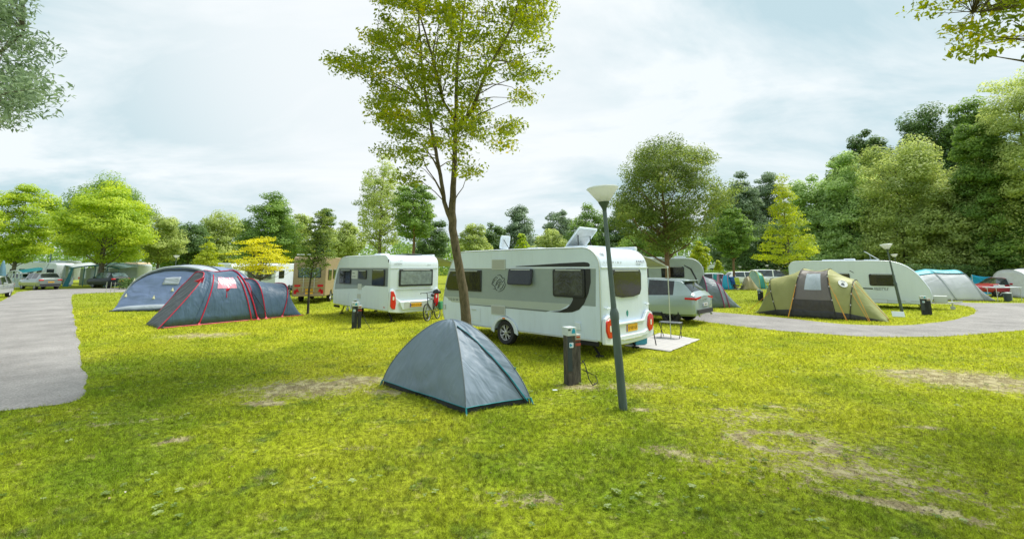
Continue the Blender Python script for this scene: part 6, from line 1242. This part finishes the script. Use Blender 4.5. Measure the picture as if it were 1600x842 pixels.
# ================================================================ lamps and posts
galv = mat('galvanised_steel', (.10, .135, .13), .55, metal=.35, var=.22, nscale=14, streak=True, bump=.3, bscale=50); galvd = mat('dark_green_steel', (.06, .09, .08), .5, metal=.3, var=.15, nscale=8, streak=True)
sm, nt, b = new_mat('ribbed_lamp_shade'); setin(b, Roughness=.35); b.inputs['Base Color'].default_value = (.62, .66, .68, 1)
tl_ = N(nt, 'ShaderNodeBsdfTranslucent'); tl_.inputs[0].default_value = (.9, .9, .84, 1); tm_ = N(nt, 'ShaderNodeMixShader'); tm_.inputs[0].default_value = .75; nt.links.new(b.outputs[0], tm_.inputs[1]); nt.links.new(tl_.outputs[0], tm_.inputs[2]); nt.links.new(tm_.outputs[0], nt.nodes['Material Output'].inputs[0])
tcn = N(nt, 'ShaderNodeTexCoord'); sp_ = N(nt, 'ShaderNodeSeparateXYZ'); nt.links.new(tcn.outputs['Object'], sp_.inputs[0]); an = N(nt, 'ShaderNodeMath', operation='ARCTAN2'); nt.links.new(sp_.outputs[0], an.inputs[0]); nt.links.new(sp_.outputs[1], an.inputs[1])
ml = N(nt, 'ShaderNodeMath', operation='MULTIPLY'); nt.links.new(an.outputs[0], ml.inputs[0]); ml.inputs[1].default_value = 60; sn = N(nt, 'ShaderNodeMath', operation='SINE'); nt.links.new(ml.outputs[0], sn.inputs[0])
bp = N(nt, 'ShaderNodeBump'); nt.links.new(sn.outputs[0], bp.inputs['Height']); setin(bp, Strength=.5, Distance=.004); nt.links.new(bp.outputs[0], b.inputs['Normal'])
cm_, cnt, cb_ = new_mat('milky_lamp_cap'); setin(cb_, Roughness=.4); cb_.inputs['Base Color'].default_value = (.62, .66, .66, 1); ct_ = N(cnt, 'ShaderNodeBsdfTranslucent'); ct_.inputs[0].default_value = (.8, .84, .84, 1); cx_ = N(cnt, 'ShaderNodeMixShader'); cx_.inputs[0].default_value = .55; cnt.links.new(cb_.outputs[0], cx_.inputs[1]); cnt.links.new(ct_.outputs[0], cx_.inputs[2]); cnt.links.new(cx_.outputs[0], cnt.nodes['Material Output'].inputs[0]); capm = cm_
def lamp(label, base, top, group='cone shaded lamp posts', thin=1.):
    """base on the ground, top = centre of the lamp cap"""
    base = Vector(base); top = Vector(top); ax = (top-base); H = ax.length; root = empty('street_lamp', base, 0, label, 'street lamp', group)
    root.rotation_euler = Vector((0, 0, 1)).rotation_difference(ax).to_euler(); k = H/3.3
    MB().lathe([(.001, -.1), (.064, -.1), (.062, 1.30*k), (.060, 1.36*k), (.044, 1.43*k), (.040, 1.6*k), (.033, H-.42), (.031, H-.40)], n=20).build('pole', galv, root, smooth=40)
    MB().lathe([(.068, 1.28*k), (.070, 1.37*k), (.046, 1.44*k), (.042, 1.44*k)], n=20).build('collar', galv, root, smooth=40)
    MB().lathe([(.031, H-.41), (.038, H-.36), (.085, H-.27), (.088, H-.255), (.001, H-.255)], n=20).build('neck', galvd, root, smooth=40)
    MB().lathe([(.085, H-.255), (.245, H-.045), (.240, H-.040), (.080, H-.247)], n=40).build('shade', sm, root, smooth=40)
    MB().lathe([(.250, H-.048), (.256, H-.035), (.235, H-.018), (.12, H+.002), (.001, H+.006)], n=36).build('cap', capm, root, smooth=40)
    MB().lathe([(.001, H-.25), (.03, H-.25), (.045, H-.15), (.03, H-.08), (.001, H-.07)], n=12).build('bulb', white2, root, smooth=60)
    return root
bb = G(974, 640); lamp('tilted grey lamp post in front of the big caravan rear', bb, D(941, 291, bb.y))
bb = G(1409.5, 487); lamp('leaning lamp post before the sloping nosed caravan', bb, D(1384, 381, bb.y))
p = D(1397, 397, 40); lamp('farther lamp behind the leaning right one', (p.x+.25, 40, 0), p)
for lb, px, py, Y in (('lamp above the big blue tent, before the dark trees', 276, 399, 44), ('lamp behind the hedge right of the white caravan roof', 1198, 414, 66), ('lamp behind the hedge at the foot of the layered tree', 1156, 416, 70), ('faint lamp in the dark wood above the white caravan roof', 1174, 407, 84)):
    p = D(px, py, Y); lamp(lb, (p.x, Y, 0), p)
p = D(1584, 421, 40); r_ = empty('lamp_post', (p.x+.3, 40, 0), 0, 'slim grey lamp post with flat head behind the red car', 'street lamp'); MB().tube([(0, 0, 0), (-.2, 0, p.z)], .045, 8).build('pole', galv, r_); MB().box((-.5, 0, p.z+.03), (.9, .2, .06)).build('lamp_head', galv, r_, bevel=.02)
p = D(80, 398, 60); r_ = empty('lamp_post', (p.x, 60, 0), 0, 'thin blue grey pole rising behind the white motorhome roof', 'pole'); MB().tube([(0, 0, 0), (0, 0, 4.2)], .07, 8).build('pole', mat('blue_grey_pole', (.2, .3, .36), .5), r_)

wood = barkmat('weathered_timber', (.035, .032, .026), (.135, .12, .095), 12.)
cy = mat('cyan_symbol', (.01, .35, .55), .5)
def hookup(label, base, H, rz, k=1., dark=False, tape=None, group='power posts on the pitches'):
    root = empty('power_post', (base.x, base.y, 0), rz, label, 'power post', group)
    wm = wood if not dark else mat('dark_wood_post', (.03, .035, .035), .8, var=.3, bump=.5, bscale=30)
    MB().box((-.03*k, 0, H*.44), (.16*k, .17*k, H*.88)).build('timber', wm, root, bevel=.006); MB().box((.115*k, .02, H*.40), (.11*k, .15*k, H*.80)).build('timber', wm, root, bevel=.006)
    hd = MB().box((-.03*k, 0, H*.94), (.185*k, .20*k, H*.15)).build('head_box', mat('pale_head_box', (.58, .64, .64), .5), root, bevel=.006)
    F = Fr((-.03*k, -.10*k, 0), (1, 0, 0)); S = Fr((-.03*k+.0925*k, 0, 0), (0, 1, 0))
    MB().slab([(-.01, H*.91), (.07, H*.91), (.06, H*.98), (.03, H*1.0), (0, H*.96)], F, .001, .003).build('symbol', cy, hd); MB().slab([(-.08, H*.96), (-.03, H*.96), (-.03, H*.99), (-.08, H*.99)], F, .001, .003).build('symbol', dtxt, hd)
    MB().slab([(-.085, H*.95), (.085, H*.95), (.085, H*1.0), (-.085, H*1.0)], S, .001, .003).build('dark_label', galvd, hd)
    MB().box((-.075*k, -.092*k, H*.55), (.085*k, .02, H*.6)).build('cover_strip', mat('dark_steel_strip', (.035, .05, .06), .5), root, bevel=.004)
    MB().slab(rrect(-.065, H*.66, .02, H*.75, .01), F, -.0 + .005, .004).build('sign', white2, root); MB().slab([(-.05, H*.675), (0, H*.70), (-.05, H*.74), (-.06, H*.70)], F, .0095, .002).build('symbol', cy, root)
    MB().box((.115*k, .02, H*.83), (.125*k, .165*k, .10)).build('socket_box', mat('pale_grey_box', (.45, .48, .45), .5), root, bevel=.01)
    F2 = Fr((.115*k, -.064*k, 0), (1, 0, 0)); MB().slab(rrect(-.04, H*.815, .04, H*.85, .016), F2, .0, .012).build('socket', mat('rust_orange_plastic', (.45, .09, .03), .5), root)
    if tape: MB().box((.115*k, .02, H*.70), (.115*k, .156*k, H*.05)).build('tape', mat('red_tape', (.40, .05, .03), .6), root); MB().box((.115*k, .02, H*.77), (.114*k, .155*k, H*.015)).build('tape', mat('red_tape', (.4, .05, .03)), root)
    return root
bb = G(893, 600); hk = hookup('weathered twin timber power post with pale head box, left of the tilted lamp', bb, 1.0, .42, 1.02, tape=True)
cbl = MB().tube([bb+Vector(p) for p in ((.20, -.03, .42), (.24, -.06, .36), (.30, -.12, .12), (.36, -.14, .02), (.5, .1, .01), (.55, .6, .012), (.3, 1.4, .012), (.6, 2.2, .012))], .009, 6).build('power_cable', mat('black_cable', (.015, .015, .016), .5), None, smooth=60); tag(cbl, 'black power cable running from the near power post to the big caravan', 'cable')
bb = G(555, 513); hookup('dark twin timber power post in front of the white caravan', bb, .88, .3, 1.1, dark=True, tape=True)
cbl = MB().tube([bb+Vector(p) for p in ((.22, 0, .48), (.30, -.02, .42), (.42, -.2, .25), (.62, -.3, .04), (.9, 0, .015), (1.0, .8, .012))], .009, 6).build('power_cable', MATS['black_cable'], None, smooth=60); tag(cbl, 'black power cable drooping from the dark power post by the white caravan', 'cable')
bb = G(1447, 492); hookup('dark power post at the drawbar of the sloping nosed caravan', bb, .82, -.5, 1.2, dark=True)
bb = G(1188, 470); hookup('small dark power post with bluish head, left of the olive tunnel tent', bb, .72, -.3, 1.1, dark=True)
s_ = G(1404, 496); e = empty('pitch_sign', (s_.x, s_.y, 0), -.5, 'small white sign lying at the foot of the leaning lamp', 'sign'); MB().box((0, 0, .14), (.42, .03, .24), M=Matrix.Rotation(-.5, 3, 'X')).build('board', white2, e); MB().tube([(0, .05, 0), (0, .02, .2)], .012, 5).build('stake', alu, e)

# ================================================================ things round the big caravan
def mat_on_ground():
    P = [G(*p) for p in ((1093, 531), (1047, 550), (990, 546), (1012, 523), (1040, 519))]; c = sum(P, Vector())/5; root = None
    A, B, C_, D_ = G(1094, 531), G(1047, 550), G(975, 541), G(1030, 521); vs = []
    for i in range(25):
        for j in range(17):
            u, v = i/24, j/16; p = (A*(1-u)+B*u)*(1-v)+(D_*(1-u)+C_*u)*v; z = .012+.022*vnoise(np.array([p.x*2+50]), np.array([p.y*2.3+50]), 2.2, 33)[0]; vs.append((p.x, p.y, z))
    m, nt, b = new_mat('woven_mat'); setin(b, Roughness=.8); tcn = N(nt, 'ShaderNodeNewGeometry'); wv = N(nt, 'ShaderNodeTexWave'); nt.links.new(tcn.outputs['Position'], wv.inputs['Vector']); setin(wv, Scale=2.2, Distortion=.6); wv.bands_direction = 'DIAGONAL'
    rp = N(nt, 'ShaderNodeValToRGB'); nt.links.new(wv.outputs[0], rp.inputs[0]); e = rp.color_ramp.elements; e[0].color = (.40, .39, .385, 1); e[1].color = (.56, .55, .54, 1); nt.links.new(rp.outputs[0], b.inputs['Base Color'])
    o = MB().add(vs, [(i*17+j, i*17+j+1, i*17+18+j, i*17+17+j) for i in range(24) for j in range(16)]).build('ground_mat', m, None, smooth=180); o.modifiers.new('t', 'SOLIDIFY').thickness = .006
    tag(o, 'pale grey woven mat spread beside the big caravan', 'mat')
mat_on_ground()
def stool():
    f1, f2, f3, f4 = G(1027, 528), G(1060, 532), G(1041, 524), G(1069, 530)
    ctr = (f1+f2+f3+f4)/4; ctr.z = .03; root = empty('folding_stool', ctr, 0, 'folding camp stool with grey fabric seat standing on the pale mat', 'stool')
    u = Vector((.55, .10, 0)).normalized(); v = Vector((.62, -.55, 0)).normalized(); u = Vector((.86, -.5, 0)).normalized(); v = Vector((.5, .86, 0)).normalized(); h = .43; m = mat('black_tube', (.02, .02, .022), .4); w_, l = .36, .62
    vs = [tuple(u*(l*(i/8-.5))+v*(w_*(j/5-.5))+Vector((0, 0, h-.025*math.sin(math.pi*i/8)*math.sin(math.pi*j/5)))) for i in range(9) for j in range(6)]
    o = MB().add(vs, [(i*6+j, i*6+j+1, i*6+7+j, i*6+6+j) for i in range(8) for j in range(5)]).build('seat', fabric('grey_stool_cloth', (.17, .19, .20), wr=.2), root, smooth=180); o.modifiers.new('t', 'SOLIDIFY').thickness = .02
    for s in (-1, 1):
        MB().tube([u*(s*l/2)+v*(w_/2)+Vector((0, 0, h)), u*(s*l*.42)-v*(w_/2)+Vector((0, 0, 0))], .011, 6).build('leg', m, root); MB().tube([u*(s*l/2)-v*(w_/2)+Vector((0, 0, h)), u*(s*l*.42)+v*(w_/2)+Vector((0, 0, 0))], .011, 6).build('leg', m, root)
        MB().tube([u*(s*l/2)-v*(w_/2)+Vector((0, 0, h)), u*(s*l/2)+v*(w_/2)+Vector((0, 0, h))], .012, 6).build('seat_rail', m, root)
stool()
p = G(998, 540); e = empty('basin', (p.x, p.y+.1, .03), .5, 'teal plastic crate under the rear corner of the big caravan', 'basin'); tl = mat('teal_plastic', (.01, .22, .27), .35)
mb = MB(); mb.box((0, 0, .01), (.36, .26, .02))
for s in (-1, 1): mb.box((s*.2, 0, .12), (.02, .30, .22), M=Matrix.Rotation(s*.10, 3, 'Y')); mb.box((0, s*.145, .12), (.40, .02, .22), M=Matrix.Rotation(-s*.10, 3, 'X'))
mb.build('tub', tl, e); mb = MB()
for s in (-1, 1): mb.box((s*.215, 0, .235), (.04, .34, .02)); mb.box((0, s*.16, .235), (.39, .04, .02))
mb.build('rim', tl, e, bevel=.005); MB().lathe([(.001, .03), (.05, .03), (.055, .15), (.001, .16)], (.02, .02, 0), n=10).build('cloth', white2, e, smooth=60)

# ---------------------------------------------------------------- bicycle
def bicycle(label, p, ang, lean, helmet=True, col=(.02, .025, .03)):
    root = empty('bicycle', p, ang, label, 'bicycle'); root.rotation_euler = (lean, 0, ang); m = mat('bike_black', col, .4); r = .34
    for x, nm in ((0, 'wheel'), (1.06, 'wheel')):
        o = MB().lathe([(r-.035, -.015), (r, -.018), (r+.008, 0), (r, .018), (r-.035, .015)], (x, 0, r), 'y', 32, closed=True).build(nm, blackr, root, smooth=60); sp = MB()
        for k in range(14): a = k*6.283/14; sp.tube([(x, .02*(-1)**k, r), (x+(r-.03)*math.cos(a), 0, r+(r-.03)*math.sin(a))], .0022, 3)
        sp.lathe([(.001, -.04), (.025, -.04), (.025, .04), (.001, .04)], (x, 0, r), 'y', 10); sp.lathe([(r-.045, -.012), (r-.035, -.014), (r-.035, .014), (r-.045, .012)], (x, 0, r), 'y', 28); sp.build('spokes', alu, o)
    fr_ = MB(); bb_ = (.62, 0, .29); st_ = (.74, 0, .80); hd = (.20, 0, .92); hb = (.16, 0, .70)
    for a, b, t in ((bb_, st_, .016), (st_, hd, .016), (bb_, hb, .02), (hd, hb, .02)): fr_.tube([a, b], t, 8)
    for s in (-.06, .06): fr_.tube([bb_, (1.06, s, r)], .009, 6); fr_.tube([st_, (1.06, s, r)], .008, 6); fr_.tube([hb, (.0, s, r)], .012, 6)
    fr_.build('frame', m, root, smooth=50)
    MB().tube([hd, (.21, 0, 1.06), (.10, 0, 1.10)], .014, 6).build('stem', m, root); MB().tube([(.28, -.31, 1.08), (.14, -.26, 1.12), (.09, 0, 1.10), (.14, .26, 1.12), (.28, .31, 1.08)], .012, 6).build('handlebar', m, root, smooth=50)
    MB().tube([st_, (.77, 0, .96)], .013, 6).build('seat_post', alu, root); MB().lathe([(.001, 0), (.05, .02), (.07, .12), (.03, .27), (.001, .28)], (.65, 0, .98), 'x', 10).build('saddle', blackp, root, smooth=60)
    MB().lathe([(.085, -.006), (.09, 0), (.085, .006), (.02, .006)], (.62, .04, .29), 'y', 20).build('chainring', darkm, root)
    for s in (-1, 1): MB().tube([(.62, 0, .29), (.62+s*.08, s*.09, .29-s*.14)], .01, 5).build('crank', alu, root); MB().box((.62+s*.08, s*.14, .29-s*.14), (.09, .09, .02)).build('pedal', blackp, root)
    rr_ = MB().tube([(.80, 0, .74), (1.3, 0, .74)], .01, 5); rr_.tube([(1.06, .07, r), (1.15, .07, .74)], .007, 5); rr_.tube([(1.06, -.07, r), (1.15, -.07, .74)], .007, 5); rr_.build('rear_rack', m, root)
    for s in (-1,): MB().box((1.12, s*.16, .52), (.34, .13, .34)).build('pannier_bag', mat('green_bag', (.03, .20, .09), .7), root, bevel=.04)
    return root
p0 = G(669, 503); p1 = G(700, 494); dv = (p1-p0).xy; bicycle('black bicycle with green pannier leaning by the white caravan rear', (p0.x-.05, p0.y+.15, 0), math.atan2(dv.y, dv.x), R(-7))
v = bpy.data.objects['bicycle']; hp = D(682, 456, 19.3)
he = MB().lathe([(.13, -.02), (.135, .02), (.12, .08), (.08, .13), (.001, .15)], (0, 0, 0), n=16).build('helmet', blackp, None, smooth=50); he.location = (p0.x+.28, p0.y+.22, 1.10); he.scale = (1.2, .95, 1); tag(he, 'black cycling helmet hanging over the handlebar of the bicycle', 'helmet')
# camp chairs
def camp_chair(label, px, py, ang, col, s=1., group='camp chairs'):
    p = G(px, py); root = empty('camp_chair', (p.x, p.y, 0), ang, label, 'chair', group); m = mat('black_tube', (.02, .02, .022)); f = fabric('chair_cloth_%d' % int(col[0]*999+col[1]*99), col, wr=.2)
    MB().box((0, 0, .44), (.48, .46, .03)).build('seat', f, root, bevel=.01); MB().box((0, .27, .75), (.50, .03, .60), M=Matrix.Rotation(-.25, 3, 'X')).build('backrest', f, root, bevel=.01)
    for x in (-1, 1):
        for y in (-1, 1): MB().tube([(x*.24, y*.20, .44), (x*.26, -y*.24, 0)], .012, 5).build('leg', m, root)
        MB().tube([(x*.27, -.2, .64), (x*.27, .25, .66)], .016, 5).build('armrest', m, root)
    root.scale = (s, s, s); return root
camp_chair('lime green camp chair left of the small tan dome', 1156.5, 452.8, .3, (.45, .55, .03), 1.1)
camp_chair('blue camp chair beside the sky blue dome', 1150, 452.2, .1, (.02, .13, .40), 1.15)
camp_chair('dark blue camp chair left of the blue one', 1146.5, 452, -.3, (.02, .06, .22), 1.15)
camp_chair('pale blue folding chair near the tan camper', 509, 466, .5, (.20, .48, .58), .8)
camp_chair('grey folding chair right of the tan camper', 500, 468, -.4, (.35, .4, .42), .8)
# camping table near the red car
p = G(1571, 470.5); e = empty('camping_table', (p.x, p.y, 0), .1, 'pale camping table with a stove in front of the red car', 'table'); MB().box((0, 0, .86), (1.9, .6, .04)).build('tabletop', white2, e, bevel=.01)
for x in (-.85, .85):
    for y in (-.25, .25): MB().tube([(x, y, 0), (x, y, .85)], .018, 6).build('leg', alu, e)
e2 = empty('camp_stove', (p.x-.25, p.y, .88), .1, 'small grey camp stove on the pale table', 'stove'); MB().box((0, 0, .06), (.45, .3, .12)).build('body', alu, e2, bevel=.02); MB().lathe([(.001, 0), (.10, 0), (.10, .012), (.001, .012)], (0, 0, .125), n=16).build('burner', blackp, e2)
e3 = empty('water_bin', (p.x-.2, p.y-.35, 0), .2, 'dark bin under the pale camping table', 'bin'); MB().lathe([(.001, 0), (.17, 0), (.2, .5), (.001, .5)], n=14).build('bin_body', mat('dark_grey_plastic', (.04, .06, .07), .5), e3, smooth=40); MB().lathe([(.21, .5), (.21, .54), (.05, .58), (.001, .58)], n=14).build('lid', mat('pale_head_box', (.5, .5, .5)), e3, smooth=40)
# white scrap on the lawn, near the power post
p = G(867, 613); o = MB().box((0, 0, .006), (.09, .035, .012)).build('paper_scrap', white2, None, bevel=.003); o.location = (p.x, p.y, .035); o.rotation_euler = (.08, .1, .5); tag(o, 'crumpled white paper scrap lying in the grass left of the near power post', 'litter')
# thin wire fence by the junction at left
for i, (px, py) in enumerate(((165, 459), (172, 459.5), (178, 460))):
    q = G(px, py); o = MB().tube([(0, 0, -.05), (0, 0, .95)], .018, 6).build('thin_stake', alu, None); o.location = (q.x, q.y, 0); tag(o, ('leftmost', 'middle', 'rightmost')[i]+' of three thin metal stakes on the verge before the black hatchback', 'stake', 'thin stakes on the verge')
